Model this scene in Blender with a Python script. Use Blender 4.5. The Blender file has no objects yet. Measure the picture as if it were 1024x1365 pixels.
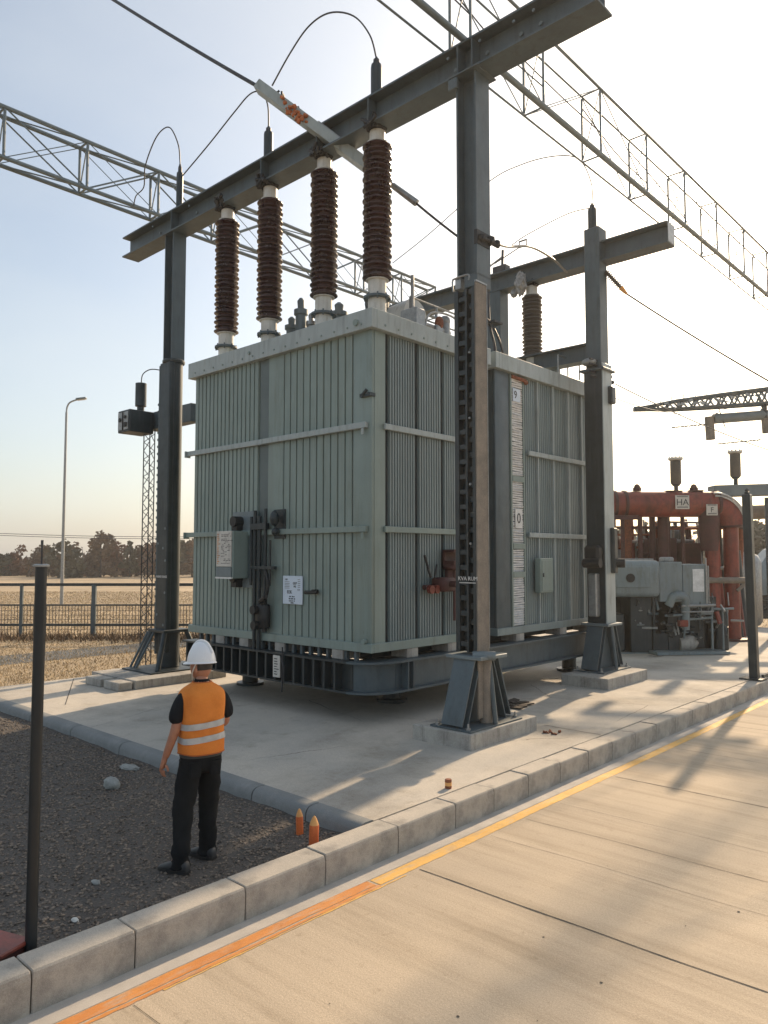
import bpy, bmesh, math, random
from mathutils import Vector, Matrix, Euler, noise
R = random.Random(7)
C = bpy.context.scene.collection
SC = bpy.context.scene
PI = math.pi
YAW = 0.746
SUN_EL, SUN_AZ = math.radians(28), math.radians(10.4)     # azimuth measured from +Y towards -X

# ------------------------------------------------------------------ materials
def mat(name, c1, c2=None, rough=.5, metal=0, scale=3, detail=6, speck=0, sscale=60, streak=None, bump=0, bscale=40, spec=.5, stretch=None, lo=.35, hi=.65, grain=0, stain=None, crack=0):
    m = bpy.data.materials.new(name); m.use_nodes = True
    N, L = m.node_tree.nodes, m.node_tree.links
    b = N['Principled BSDF']
    b.inputs['Roughness'].default_value = rough; b.inputs['Metallic'].default_value = metal
    b.inputs['Specular IOR Level'].default_value = spec
    tc = N.new('ShaderNodeTexCoord')
    def nz(sc, det, st=None, rg=.6):
        n = N.new('ShaderNodeTexNoise'); n.inputs['Scale'].default_value = sc; n.inputs['Detail'].default_value = det
        n.inputs['Roughness'].default_value = rg
        mp = N.new('ShaderNodeMapping'); mp.inputs['Scale'].default_value = st or (1, 1, 1)
        L.new(tc.outputs['Object'], mp.inputs['Vector']); L.new(mp.outputs['Vector'], n.inputs['Vector'])
        return n
    def ramp(src, a, b_):
        r = N.new('ShaderNodeMapRange'); r.inputs['From Min'].default_value = a; r.inputs['From Max'].default_value = b_
        L.new(src, r.inputs['Value']); return r.outputs['Result']
    def mix(f, a, c, mode='MIX'):
        x = N.new('ShaderNodeMix'); x.data_type = 'RGBA'; x.blend_type = mode
        if isinstance(f, float): x.inputs['Factor'].default_value = f
        else: L.new(f, x.inputs['Factor'])
        for s, v in ((6, a), (7, c)):
            if isinstance(v, tuple): x.inputs[s].default_value = (*v, 1)
            else: L.new(v, x.inputs[s])
        return x.outputs[2]
    c2 = c2 or tuple(v*.75 for v in c1)
    n1 = nz(scale, detail, stretch)
    col = mix(ramp(n1.outputs['Fac'], lo, hi), c1, c2)
    if streak:
        n2 = nz(streak[0], 5, streak[1]); col = mix(ramp(n2.outputs['Fac'], .5, .8), col, streak[2])
    if speck:
        n3 = nz(sscale, 2, None, .7); r = ramp(n3.outputs['Fac'], .3, .7)
        g = mix(r, (1-speck,)*3, (1+speck,)*3); col = mix(1.0, col, g, 'MULTIPLY')
    if stain:
        for sc_, a_, b_, c_, st_ in stain: n5 = nz(sc_, 9, st_, .68); col = mix(ramp(n5.outputs['Fac'], a_, b_), col, c_, 'MULTIPLY')
    if grain:
        for sc_, k_ in ((190, 1.0), (62, .75)): n6 = nz(sc_, 3, None, .8); col = mix(1.0, col, mix(ramp(n6.outputs['Fac'], .32, .68), (1-grain*k_,)*3, (1+grain*.7*k_,)*3), 'MULTIPLY')
    if crack:
        vo = N.new('ShaderNodeTexVoronoi'); vo.feature = 'DISTANCE_TO_EDGE'; vo.inputs['Scale'].default_value = crack; nw = nz(3, 6)
        av = N.new('ShaderNodeMixRGB'); av.inputs['Fac'].default_value = .12; L.new(tc.outputs['Object'], av.inputs[1]); L.new(nw.outputs['Color'], av.inputs[2]); L.new(av.outputs['Color'], vo.inputs['Vector'])
        cm = N.new('ShaderNodeMath'); cm.operation = 'LESS_THAN'; cm.inputs[1].default_value = .0022; L.new(vo.outputs['Distance'], cm.inputs[0])
        nk = nz(.5, 2); km = N.new('ShaderNodeMath'); km.operation = 'MULTIPLY'; L.new(cm.outputs['Value'], km.inputs[0]); L.new(ramp(nk.outputs['Fac'], .5, .6), km.inputs[1])
        col = mix(km.outputs['Value'], col, (.16, .145, .125))
    L.new(col, b.inputs['Base Color'])
    rr = N.new('ShaderNodeMapRange'); rr.inputs['To Min'].default_value = max(.05, rough-.12); rr.inputs['To Max'].default_value = min(1, rough+.12)
    L.new(n1.outputs['Fac'], rr.inputs['Value']); L.new(rr.outputs['Result'], b.inputs['Roughness'])
    if bump:
        n4 = nz(bscale, 6, None, .65); bp = N.new('ShaderNodeBump'); bp.inputs['Strength'].default_value = bump; bp.inputs['Distance'].default_value = .01
        L.new(n4.outputs['Fac'], bp.inputs['Height']); L.new(bp.outputs['Normal'], b.inputs['Normal'])
    m['h'] = 1
    return m

M = dict(
 steel=mat('steel_paint', (.085,.115,.13), (.068,.094,.108), .5, .05, 2.5, 8, .08, 90, (1.5,(6,6,.5),(.07,.09,.1)), .08, 60, stain=[(3,.52,.75,(.7,.66,.6),(3,3,.6)),(11,.64,.76,(1.35,1.3,1.2),None)]),
 steel_lt=mat('steel_paint_light', (.17,.21,.225), (.14,.175,.19), .5, .1, 3, 8, .08, 90, (1.5,(6,6,.5),(.15,.18,.19)), .06, 60),
 dark=mat('dark_paint', (.028,.04,.046), (.018,.027,.031), .45, .1, 4, 8, .1, 80, (2,(8,8,.6),(.05,.06,.062)), .08, 70),
 post=mat('post_black_paint', (.012,.016,.019), (.009,.012,.014), .5, 0, 4, 6),
 black=mat('black_rubber', (.012,.014,.015), (.02,.02,.02), .6, 0, 8, 4),
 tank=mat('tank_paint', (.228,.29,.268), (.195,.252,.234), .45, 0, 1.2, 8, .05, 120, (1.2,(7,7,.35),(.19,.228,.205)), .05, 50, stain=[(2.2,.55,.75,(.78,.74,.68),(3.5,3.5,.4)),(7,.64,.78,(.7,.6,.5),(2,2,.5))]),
 tank_recess_shade=mat('tank_recess_shade_paint', (.12,.155,.155), (.1,.13,.132), .5, 0, 2, 8, .06, 90),  # tank paint darkened for the shade in the front recess
 tank_shaded=mat('tank_shaded_side_paint', (.2,.255,.26), (.17,.22,.226), .45, 0, 1.2, 8, .05, 120, (1.2,(7,7,.35),(.16,.19,.19)), .05, 50, stain=[(2.2,.55,.75,(.76,.74,.7),(3.5,3.5,.4)),(7,.64,.78,(.7,.6,.52),(2,2,.5))]),  # tank paint again, darkened for the deeper shade on the right face
 fascia=mat('fascia_paint', (.36,.41,.41), (.31,.36,.362), .45, 0, 1.6, 8, .05, 100, (2,(5,5,.7),(.2,.225,.22)), .05, 50, stain=[(3,.55,.75,(.75,.7,.62),(3,3,.8))]),
 shaft=mat('recess_shade_dark', (.03,.04,.043), (.02,.028,.03), .7, 0, 3, 5),  # near-black that paints shade into gaps and voids
 tan=mat('weathered_lit_tan', (.25,.215,.175), (.175,.155,.132), .8, 0, 5, 10, .25, 130, (2,(9,9,.5),(.18,.155,.13)), .2, 90),  # grainy tan; also carries the warm light on the near column's side
 conc=mat('pad_concrete', (.53,.485,.415), (.45,.42,.37), .88, 0, .7, 10, .12, 150, (.5,(1,1,1),(.36,.345,.32)), .3, 60, grain=.16, crack=.35, stain=[(.55,.48,.72,(.62,.6,.57),None),(2.3,.56,.74,(.72,.7,.66),None),(9,.62,.75,(.7,.67,.62),None)]),
 footing=mat('footing_concrete', (.44,.42,.375), (.34,.325,.3), .9, 0, 3, 10, .15, 120, (2,(8,8,.8),(.2,.19,.175)), .3, 60, grain=.12, stain=[(4,.5,.72,(.7,.68,.66),None)]),
 kerb=mat('kerb_concrete', (.48,.435,.375), (.38,.355,.31), .88, 0, 2.2, 10, .14, 170, (1.6,(3,3,3),(.23,.215,.195)), .3, 80, grain=.13, stain=[(3.5,.55,.8,(.8,.78,.76),None),(14,.62,.78,(.76,.74,.7),None)]),
 kerb_dk=mat('kerb_dark_concrete', (.24,.25,.245), (.17,.18,.18), .85, 0, 3, 10, .15, 120, (2,(3,3,3),(.3,.3,.29)), .18, 70),
 gutter=mat('gutter_concrete', (.47,.44,.4), (.36,.34,.31), .9, 0, 3, 10, .12, 150, None, .1, 60),
 yellow=mat('yellow_line_paint', (.72,.43,.1), (.64,.36,.08), .75, 0, 2, 10, .1, 160, (3.2,(6,1.2,1),(.47,.4,.3)), .2, 90, grain=.12, stain=[(5,.5,.75,(.75,.72,.68),None)]),
 shaded_line=mat('shaded_yellow_line_paint', (.6,.25,.06), (.52,.2,.05), .75, 0, 2, 10, .1, 160, (3.2,(6,1.2,1),(.44,.36,.28)), .2, 90, grain=.12, stain=[(5,.5,.75,(.75,.72,.68),None)]),  # yellow line paint turned darker orange for its shaded stretch
 field_shadow=mat('field_shadow', (.11,.115,.115), (.08,.083,.083), .9, 0, 3, 8, .3, 60, None, .3, 50),  # dark tone of the shadow band painted on the field
 joint=mat('joint_filler', (.035,.033,.03), (.06,.055,.05), .9, 0, 9, 4),
 porcelain=mat('brown_porcelain', (.055,.019,.015), (.034,.013,.011), .25, 0, 3, 4, .1, 30, None, 0, 40, .6),
 porc_grey=mat('grey_brown_porcelain', (.1,.085,.07), (.07,.06,.05), .4, 0, 3, 4, .1, 30),
 white=mat('white_paint', (.62,.62,.58), (.5,.5,.47), .45, 0, 4, 6, .06, 60, (3,(6,6,.6),(.36,.34,.3))),
 helmet=mat('helmet_plastic', (.78,.8,.82), (.72,.74,.77), .3, 0, 5, 3),
 galv=mat('galvanised_steel', (.36,.37,.37), (.26,.27,.27), .45, .6, 12, 8, .1, 60),
 silver=mat('silver_louvre', (.72,.74,.76), (.55,.57,.58), .4, .1, 8, 8, .1, 70),
 red=mat('red_pipe_paint', (.26,.048,.028), (.17,.036,.025), .5, 0, 2, 8, .15, 50, (2,(4,4,1),(.1,.035,.03)), .12, 50, stain=[(2.5,.48,.7,(.5,.45,.42),(1.5,1.5,1)),(14,.6,.75,(.55,.5,.46),None)]),
 red_dk=mat('dark_red_paint', (.085,.025,.022), (.05,.02,.018), .6, 0, 3, 8, .15, 50),
 orange=mat('orange_plastic', (.72,.17,.04), (.6,.12,.03), .5, 0, 6, 5, .1, 60),
 orange_lt=mat('orange_tip_plastic', (.8,.42,.14), (.7,.33,.1), .5, 0, 6, 5),
 rust_orange=mat('orange_rust', (.55,.17,.05), (.28,.09,.035), .7, 0, 12, 8, .2, 60),
 rust=mat('rusty_metal', (.3,.1,.045), (.16,.06,.035), .8, 0, 20, 8, .2, 60),
 machine=mat('machine_paint', (.2,.25,.27), (.165,.21,.23), .4, .1, 2, 8, .06, 90, (2,(6,6,.6),(.16,.185,.19)), .05, 50, stain=[(3,.5,.74,(.68,.64,.58),(2,2,.7))]),
 sign=mat('sign_white', (.62,.7,.8), (.56,.64,.73), .4, 0, 4, 4),
 sign_old=mat('sign_faded', (.62,.6,.55), (.5,.47,.43), .5, 0, 9, 8),
 ink=mat('ink', (.03,.035,.04), (.05,.05,.05), .6, 0, 9, 3),
 ink_org=mat('orange_ink', (.6,.25,.06), (.4,.18,.08), .6, 0, 9, 3),
 letter=mat('white_lettering', (.7,.7,.68), (.6,.6,.58), .5, 0, 9, 3),
 wire=mat('wire', (.05,.055,.06), (.04,.04,.045), .5, .3, 9, 3),
 skin=mat('skin', (.42,.2,.125), (.36,.16,.1), .5, 0, 9, 5, .05, 80),
 hair=mat('hair', (.025,.018,.014), (.04,.03,.022), .6, 0, 30, 4),
 vest=mat('orange_vest_fabric', (.74,.25,.05), (.64,.2,.04), .85, 0, 6, 6, .06, 200, None, .6, 18, .2),
 vest_dark=mat('vest_binding', (.45,.13,.03), (.36,.1,.025), .85, 0, 9, 5),
 tape=mat('reflective_tape', (.5,.52,.53), (.4,.42,.43), .4, .2, 14, 6),
 shirt=mat('black_shirt_fabric', (.01,.012,.015), (.016,.018,.022), .9, 0, 8, 6, .1, 120, None, .5, 30, .15),
 trousers=mat('black_trouser_fabric', (.009,.011,.013), (.015,.017,.019), .9, 0, 7, 6, .1, 120, None, .6, 25, .15),
 shoe=mat('shoe_leather', (.025,.028,.03), (.035,.036,.038), .55, 0, 12, 5),
 stone=mat('pale_stone', (.33,.34,.32), (.24,.245,.23), .85, 0, 14, 8, .1, 50, None, .2, 30),
 gravel=mat('gravel_bed', (.125,.108,.092), (.07,.063,.057), .95, 0, 45, 8, .35, 140, (.8,(1,1,1),(.06,.052,.046)), 1.0, 55),
 pebble=mat('gravel_pebble', (.27,.215,.165), (.07,.06,.052), .9, 0, 30, 1, .2, 60, None),
 field=mat('dry_grass_field', (.39,.3,.185), (.26,.205,.135), 1, 0, .35, 12, .5, 18, (.12,(1,1,1),(.55,.43,.28)), .6, 14),
 straw=mat('dry_grass', (.46,.34,.18), (.3,.22,.13), .9, 0, 1.5, 5),
 bark=mat('bark', (.07,.055,.045), (.04,.033,.028), .95, 0, 8, 6),
 foil=mat('crumpled_foil', (.4,.39,.37), (.2,.19,.18), .35, .5, 14, 6),
)
def leaf_mat(name, a, b):
    m = mat(name, a, b, .8, 0, .9, 5, .25, 5)
    return m
LEAF = [leaf_mat('autumn_leaf_brown', (.2,.125,.065), (.11,.075,.048)), leaf_mat('autumn_leaf_olive', (.14,.115,.06), (.085,.075,.045)), leaf_mat('autumn_leaf_russet', (.24,.12,.06), (.13,.08,.05))]
LEAFB = leaf_mat('hedge_leaf', (.13,.12,.085), (.075,.075,.055))

def road_material():
    m = mat('road_concrete', (.49,.405,.3), (.43,.36,.275), .9, 0, .45, 12, .13, 170, (1.1,(.22,3.2,1),(.34,.28,.205)), .35, 70, grain=.2, stain=[(.8,.5,.72,(.74,.72,.69),(.3,1.6,1)),(2.4,.52,.75,(.8,.78,.75),(.12,2.2,1)),(7,.6,.74,(.72,.7,.66),None),(5,.5,.8,(.85,.84,.82),(.06,3,1))])
    return m
M['road'] = road_material()

# ------------------------------------------------------------------ mesh builder
class B:
    def __init__(s): s.bm = bmesh.new()
    def _add(s, t, mx=None):
        if mx is not None: bmesh.ops.transform(t, matrix=mx, verts=t.verts)
        me = bpy.data.meshes.new('t'); t.to_mesh(me); t.free(); s.bm.from_mesh(me); bpy.data.meshes.remove(me); return s
    def box(s, x0, x1, y0, y1, z0, z1, bev=0, seg=1):
        t = bmesh.new(); bmesh.ops.create_cube(t, size=1)
        for v in t.verts:
            v.co = Vector(((x0 if v.co.x < 0 else x1), (y0 if v.co.y < 0 else y1), (z0 if v.co.z < 0 else z1)))
        if bev: bmesh.ops.bevel(t, geom=t.edges[:], offset=bev, segments=seg, affect='EDGES', profile=.5)
        return s._add(t)
    def obox(s, c, sz, rot, bev=0):
        t = bmesh.new(); bmesh.ops.create_cube(t, size=1)
        for v in t.verts: v.co = Vector((v.co.x*sz[0], v.co.y*sz[1], v.co.z*sz[2]))
        if bev: bmesh.ops.bevel(t, geom=t.edges[:], offset=bev, segments=1, affect='EDGES')
        return s._add(t, Matrix.Translation(c) @ Euler(rot).to_matrix().to_4x4())
    def bar(s, p, q, r, n=8, r2=None, caps=True):
        p, q = Vector(p), Vector(q); d = q-p; l = d.length
        if l < 1e-6: return s
        t = bmesh.new(); bmesh.ops.create_cone(t, cap_ends=caps, segments=n, radius1=r, radius2=r if r2 is None else r2, depth=l)
        return s._add(t, Matrix.Translation((p+q)/2) @ d.to_track_quat('Z', 'Y').to_matrix().to_4x4())
    def poly_bar(s, p, q, prof, up=(0,0,1)):
        """extrude a closed 2D profile (u sideways, w up) from p to q"""
        p, q = Vector(p), Vector(q); d = (q-p).normalized(); up = Vector(up)
        u = d.cross(up).normalized(); w = u.cross(d).normalized()
        bm = s.bm; A = [bm.verts.new(p+u*a+w*b) for a, b in prof]; Bv = [bm.verts.new(q+u*a+w*b) for a, b in prof]; n = len(prof)
        for i in range(n): bm.faces.new((A[i], A[(i+1) % n], Bv[(i+1) % n], Bv[i]))
        bm.faces.new(A[::-1]); bm.faces.new(Bv); return s
    def ibeam(s, p, q, h, w, tf=.025, tw=.018, up=(0,0,1)):
        a, b, c = w/2, h/2, tw/2
        return s.poly_bar(p, q, [(-a,-b),(a,-b),(a,-b+tf),(c,-b+tf),(c,b-tf),(a,b-tf),(a,b),(-a,b),(-a,b-tf),(-c,b-tf),(-c,-b+tf),(-a,-b+tf)], up)
    def lathe(s, o, prof, n=24, axis=(0,0,1)):
        t = bmesh.new(); rings = []
        for r, z in prof: rings.append([t.verts.new((r*math.cos(2*PI*i/n), r*math.sin(2*PI*i/n), z)) for i in range(n)])
        for a, b in zip(rings, rings[1:]):
            for i in range(n): t.faces.new((a[i], a[(i+1) % n], b[(i+1) % n], b[i]))
        t.faces.new(rings[0][::-1]); t.faces.new(rings[-1])
        return s._add(t, Matrix.Translation(o) @ Vector(axis).to_track_quat('Z', 'Y').to_matrix().to_4x4())
    def tube(s, pts, r, n=8, rs=None):
        pts = [Vector(p) for p in pts]; bm = s.bm; rings = []; pu = None
        for i, p in enumerate(pts):
            d = (pts[min(i+1, len(pts)-1)]-pts[max(i-1, 0)]).normalized()
            u = d.orthogonal().normalized() if pu is None else (pu-d*pu.dot(d)).normalized()
            pu = u; w = d.cross(u); rr = rs[i] if rs else r
            rings.append([bm.verts.new(p+u*rr*math.cos(2*PI*k/n)+w*rr*math.sin(2*PI*k/n)) for k in range(n)])
        for a, b in zip(rings, rings[1:]):
            for k in range(n): bm.faces.new((a[k], a[(k+1) % n], b[(k+1) % n], b[k]))
        bm.faces.new(rings[0][::-1]); bm.faces.new(rings[-1]); return s
    def loft(s, rings, close=True):
        bm = s.bm; V = [[bm.verts.new(p) for p in r] for r in rings]; n = len(V[0])
        for a, b in zip(V, V[1:]):
            for k in range(n): bm.faces.new((a[k], a[(k+1) % n], b[(k+1) % n], b[k]))
        if close: bm.faces.new(V[0][::-1]); bm.faces.new(V[-1])
        return s
    def sphere(s, c, r, sub=2, sc=(1,1,1), jit=0):
        t = bmesh.new(); bmesh.ops.create_icosphere(t, subdivisions=sub, radius=r)
        for v in t.verts:
            k = 1+jit*(noise.noise(v.co*3/r+Vector(c))) if jit else 1
            v.co = Vector((v.co.x*sc[0]*k, v.co.y*sc[1]*k, v.co.z*sc[2]*k))
        return s._add(t, Matrix.Translation(c))
    def poly(s, pts): s.bm.faces.new([s.bm.verts.new(p) for p in pts]); return s
    def obj(s, name, m, parent=None, smooth=None, local=False):
        bm = s.bm; bmesh.ops.recalc_face_normals(bm, faces=bm.faces)
        me = bpy.data.meshes.new(name); bm.to_mesh(me); bm.free()
        return link(name, me, m, parent, smooth, local)
def link(name, me, m, parent=None, smooth=None, local=False):
    me.materials.append(M[m] if isinstance(m, str) else m)
    o = bpy.data.objects.new(name, me); C.objects.link(o)
    if parent is None:
        if me.vertices:
            xs = [v.co for v in me.vertices]; n = len(xs)
            base = Vector((sum(v.x for v in xs)/n, sum(v.y for v in xs)/n, min(v.z for v in xs)))
            me.transform(Matrix.Translation(-base)); o.location = base
    else:
        o.parent = parent
        if not local:
            mx = Matrix.Identity(4); a = parent; ch = []
            while a: ch.append(a); a = a.parent
            for a in reversed(ch): mx = mx @ a.matrix_parent_inverse @ Matrix.LocRotScale(a.location, a.rotation_euler, a.scale)
            o.matrix_parent_inverse = mx.inverted()
    o['_s'] = 0; del o['_s']
    if smooth:
        me.polygons.foreach_set('use_smooth', [True]*len(me.polygons))
        try: me.set_sharp_from_angle(angle=math.radians(smooth))
        except Exception: pass
    return o
def split(o):
    """give each loose piece of a part its own object of the same name"""
    bm = bmesh.new(); bm.from_mesh(o.data); seen = set(); groups = []
    bm.verts.ensure_lookup_table()
    for v in bm.verts:
        if v.index in seen: continue
        st = [v]; seen.add(v.index); g = []
        while st:
            a = st.pop(); g.append(a.index)
            for e in a.link_edges:
                q = e.other_vert(a)
                if q.index not in seen: seen.add(q.index); st.append(q)
        groups.append(set(g))
    bm.free(); out = []
    for g in groups[1:]:
        c = o.copy(); c.data = o.data.copy(); C.objects.link(c); t = bmesh.new(); t.from_mesh(c.data); t.verts.ensure_lookup_table()
        bmesh.ops.delete(t, geom=[v for v in t.verts if v.index not in g], context='VERTS'); t.to_mesh(c.data); t.free(); out.append(c)
    if len(groups) > 1:
        t = bmesh.new(); t.from_mesh(o.data); bmesh.ops.delete(t, geom=[v for v in t.verts if v.index not in groups[0]], context='VERTS'); t.to_mesh(o.data); t.free()
    return [o]+out
def tag(o, label=None, cat=None, group=None, kind=None):
    if label: o['label'] = label
    if cat: o['category'] = cat
    if group: o['group'] = group
    if kind: o['kind'] = kind
    return o
def thing(name, label, cat, loc=(0,0,0), rz=0, group=None):
    o = bpy.data.objects.new(name, None); C.objects.link(o); o.empty_display_size = .2
    o.location = loc; o.rotation_euler = (0, 0, rz); return tag(o, label, cat, group)
def copy_tree(o, parent=None):
    c = o.copy(); C.objects.link(c)
    if parent: c.parent = parent
    for ch in list(o.children): copy_tree(ch, c)
    return c
def rd(r, d, z):            # a spot r metres right of and d metres ahead of the road-side corner the site is surveyed from
    return Vector((r*math.cos(YAW)-d*math.sin(YAW), r*math.sin(YAW)+d*math.cos(YAW), z))
def text(name, s, size, loc, rot, m, parent, local=False, ext=.002):
    cu = bpy.data.curves.new('txt', 'FONT'); cu.body = s; cu.size = size; cu.extrude = ext; cu.align_x = 'CENTER'; cu.align_y = 'CENTER'
    t = bpy.data.objects.new('txt', cu); C.objects.link(t); t.location = loc; t.rotation_euler = rot
    dg = bpy.context.evaluated_depsgraph_get(); me = bpy.data.meshes.new_from_object(t.evaluated_get(dg))
    me.transform(Matrix.LocRotScale(Vector(loc), Euler(rot), None)); bpy.data.objects.remove(t); me.materials.clear()
    return link(name, me, m, parent, None, local)
def catmull(P, k=8):
    P = [Vector(p) for p in P]; out = []
    for i in range(len(P)-1):
        a, b, c, d = P[max(i-1, 0)], P[i], P[i+1], P[min(i+2, len(P)-1)]
        for j in range(k):
            t = j/k; out.append(.5*((2*b)+(c-a)*t+(2*a-5*b+4*c-d)*t*t+(3*b-a-3*c+d)*t**3))
    return out+[P[-1]]
def sag(p, q, s, k=24):
    p, q = Vector(p), Vector(q)
    return [p.lerp(q, i/k)-Vector((0, 0, 4*s*(i/k)*(1-i/k))) for i in range(k+1)]

# ------------------------------------------------------------------ world, sun, camera
w = bpy.data.worlds.new('World'); SC.world = w; w.use_nodes = True
N, L = w.node_tree.nodes, w.node_tree.links
sky = N.new('ShaderNodeTexSky'); sky.sky_type = 'NISHITA'; sky.sun_disc = False
sky.sun_elevation = SUN_EL; sky.sun_rotation = -SUN_AZ; sky.air_density = 1.0; sky.dust_density = 2.8; sky.ozone_density = 1.5; sky.altitude = 0
bg = N['Background']; bg.inputs['Strength'].default_value = .125
# thin high haze and faint cloud banks, by direction in the sky
tc = N.new('ShaderNodeTexCoord'); mp = N.new('ShaderNodeMapping'); mp.inputs['Scale'].default_value = (1.2, 1.2, 3.5)
cn = N.new('ShaderNodeTexNoise'); cn.inputs['Scale'].default_value = 1.6; cn.inputs['Detail'].default_value = 7; cn.inputs['Roughness'].default_value = .5
cr = N.new('ShaderNodeMapRange'); cr.inputs['From Min'].default_value = .35; cr.inputs['From Max'].default_value = .75; cr.inputs['To Min'].default_value = .2; cr.inputs['To Max'].default_value = .5
mx = N.new('ShaderNodeMix'); mx.data_type = 'RGBA'; mx.inputs[7].default_value = (4.9, 5.2, 5.6, 1)
L.new(tc.outputs['Generated'], mp.inputs['Vector']); L.new(mp.outputs['Vector'], cn.inputs['Vector']); L.new(cn.outputs['Fac'], cr.inputs['Value'])
L.new(cr.outputs['Result'], mx.inputs['Factor']); L.new(sky.outputs['Color'], mx.inputs[6])
tn = N.new('ShaderNodeMix'); tn.data_type = 'RGBA'; tn.blend_type = 'MULTIPLY'; tn.inputs['Factor'].default_value = 1; tn.inputs[7].default_value = (1, .985, .92, 1); L.new(mx.outputs[2], tn.inputs[6]); L.new(tn.outputs[2], bg.inputs['Color'])
sd = Vector((-math.sin(SUN_AZ)*math.cos(SUN_EL), math.cos(SUN_AZ)*math.cos(SUN_EL), math.sin(SUN_EL)))
sl = bpy.data.lights.new('sun', 'SUN'); sl.energy = 4.3; sl.angle = math.radians(1.0); sl.color = (1, .75, .49)
so = bpy.data.objects.new('sun', sl); C.objects.link(so); so.rotation_euler = sd.to_track_quat('Z', 'Y').to_euler(); so.location = (0, 0, 30)
cam = bpy.data.cameras.new('camera'); co = bpy.data.objects.new('camera', cam); C.objects.link(co); SC.camera = co
cam.sensor_fit = 'HORIZONTAL'; cam.sensor_width = 36; cam.lens = 36*1000/1024; cam.clip_end = 6000; cam.clip_start = .05
co.location = (0, 0, 2.42); co.rotation_euler = (PI/2+.06, 0, YAW)
vs = SC.view_settings; vs.view_transform = 'Standard'; vs.look = 'None'; vs.gamma = 1; vs.exposure = .55

# ------------------------------------------------------------------ the setting
def sheet(name, x0, x1, y0, y1, z, m, nx=1, ny=1):
    b = B(); bm = b.bm
    g = [[bm.verts.new((x0+(x1-x0)*i/nx, y0+(y1-y0)*j/ny, z)) for j in range(ny+1)] for i in range(nx+1)]
    for i in range(nx):
        for j in range(ny): bm.faces.new((g[i][j], g[i+1][j], g[i+1][j+1], g[i][j+1]))
    return tag(b.obj(name, m), kind='structure')
sheet('ground', -700, 700, -700, 700, -.33, 'field')
sheet('road', -4.5, 30, -12, 90, -.25, 'road')
sheet('gutter', -4.62, -4.42, -12, 60, -.2478, 'gutter')
def wavy_strip(name, x, wdt, y0, y1, z, m, am=.012, step=.03, worn=0):
    b = B(); bm = b.bm; pr = None; y = y0
    while y <= y1:
        a = x+am*noise.noise(Vector((y*1.3, 3.1, x)))+.007*noise.noise(Vector((y*14, 1.1, x)))-wdt/2; c = x+am*noise.noise(Vector((y*1.7, 9.4, x)))+.007*noise.noise(Vector((y*16, 5.4, x)))+wdt/2
        cur = (bm.verts.new((a, y, z)), bm.verts.new((c, y, z)))
        if pr: bm.faces.new((pr[0], pr[1], cur[1], cur[0]))
        pr = cur; y += step
    return tag(b.obj(name, m), kind='structure')
wavy_strip('road_marking', -4.345, .12, 4.6, 60, -.2475, 'yellow', .006)
wavy_strip('road_marking', -4.362, .1, -8, 4.6, -.2475, 'shaded_line', .008)
wavy_strip('road_marking', -4.283, .034, 1.2, 4.6, -.2473, 'shaded_line', .01)
wavy_strip('road_marking', -4.255, .014, 2.6, 4.9, -.2471, 'yellow', .006)
for yj, wj, x1 in ((5.05, .014, 8), (6.12, .004, 6), (6.75, .006, 9), (7.42, .004, 6), (8.75, .012, 8), (10.6, .006, 9), (12.6, .012, 9), (15.5, .01, 9), (19, .012, 9), (2.4, .004, 3), (23, .012, 9)):
    b = B(); x = -4.25; bm = b.bm; pr = None
    while x < x1:
        y = yj+.02*noise.noise(Vector((x*1.1, yj, 0)))+.045*(x+4.2)/1.5*(.6 if yj < 9 else .2)
        h = wj*(.7+.9*abs(noise.noise(Vector((x*4, yj, 2)))))
        cur = (bm.verts.new((x, y-h/2, -.2468)), bm.verts.new((x, y+h/2, -.2468)))
        if pr: bm.faces.new((pr[0], pr[1], cur[1], cur[0]))
        pr = cur; x += .06
    tag(b.obj('road_joint', 'joint'), kind='structure')
# spots of grit trodden into the road
b = B()
for x, y, s in [(a, c, e*.6) for a, c, e in ((-1.99,6.09,.02),(-2.31,4.51,.018),(-2.76,3.62,.016),(-2.87,4.76,.014),(-2.2,5.6,.01),(-1.6,4.2,.012),(-3.4,3.2,.008),(-2.4,3.9,.009),(-3.1,6.2,.008),(-1.9,7.2,.012),(-2.9,2.9,.009))]:
    b.poly([(x+s*math.cos(k)*R.uniform(.7,1.3), y+s*math.sin(k)*R.uniform(.7,1.2), -.2466) for k in [i*2*PI/9 for i in range(9)]])
tag(b.obj('road_stain', 'joint'), kind='structure')
# pad
b = B(); b.box(-14.9, -4.86, 5.12, 28, -.33, 0); tag(b.obj('pad', 'conc'), kind='structure')
b = B()
for y, x0, x1 in ((9.62, -5.75, -4.87), (15.3, -6.2, -4.87)):
    n = 14
    for i in range(n):
        a, c = x0+(x1-x0)*i/n, x0+(x1-x0)*(i+1)/n; j0, j1 = [.02*noise.noise(Vector((k*5, y, 0))) for k in (a, c)]
        b.poly([(a, y+j0, .004), (c, y+j1, .004), (c, y+j1+.012, .004), (a, y+j0+.012, .004)])
b.poly([(-14.8, 6.9, .004), (-12.3, 5.6, .004), (-12.3, 5.615, .004), (-14.8, 6.915, .004)])
tag(b.obj('pad_joint', 'joint'), kind='structure')
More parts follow.
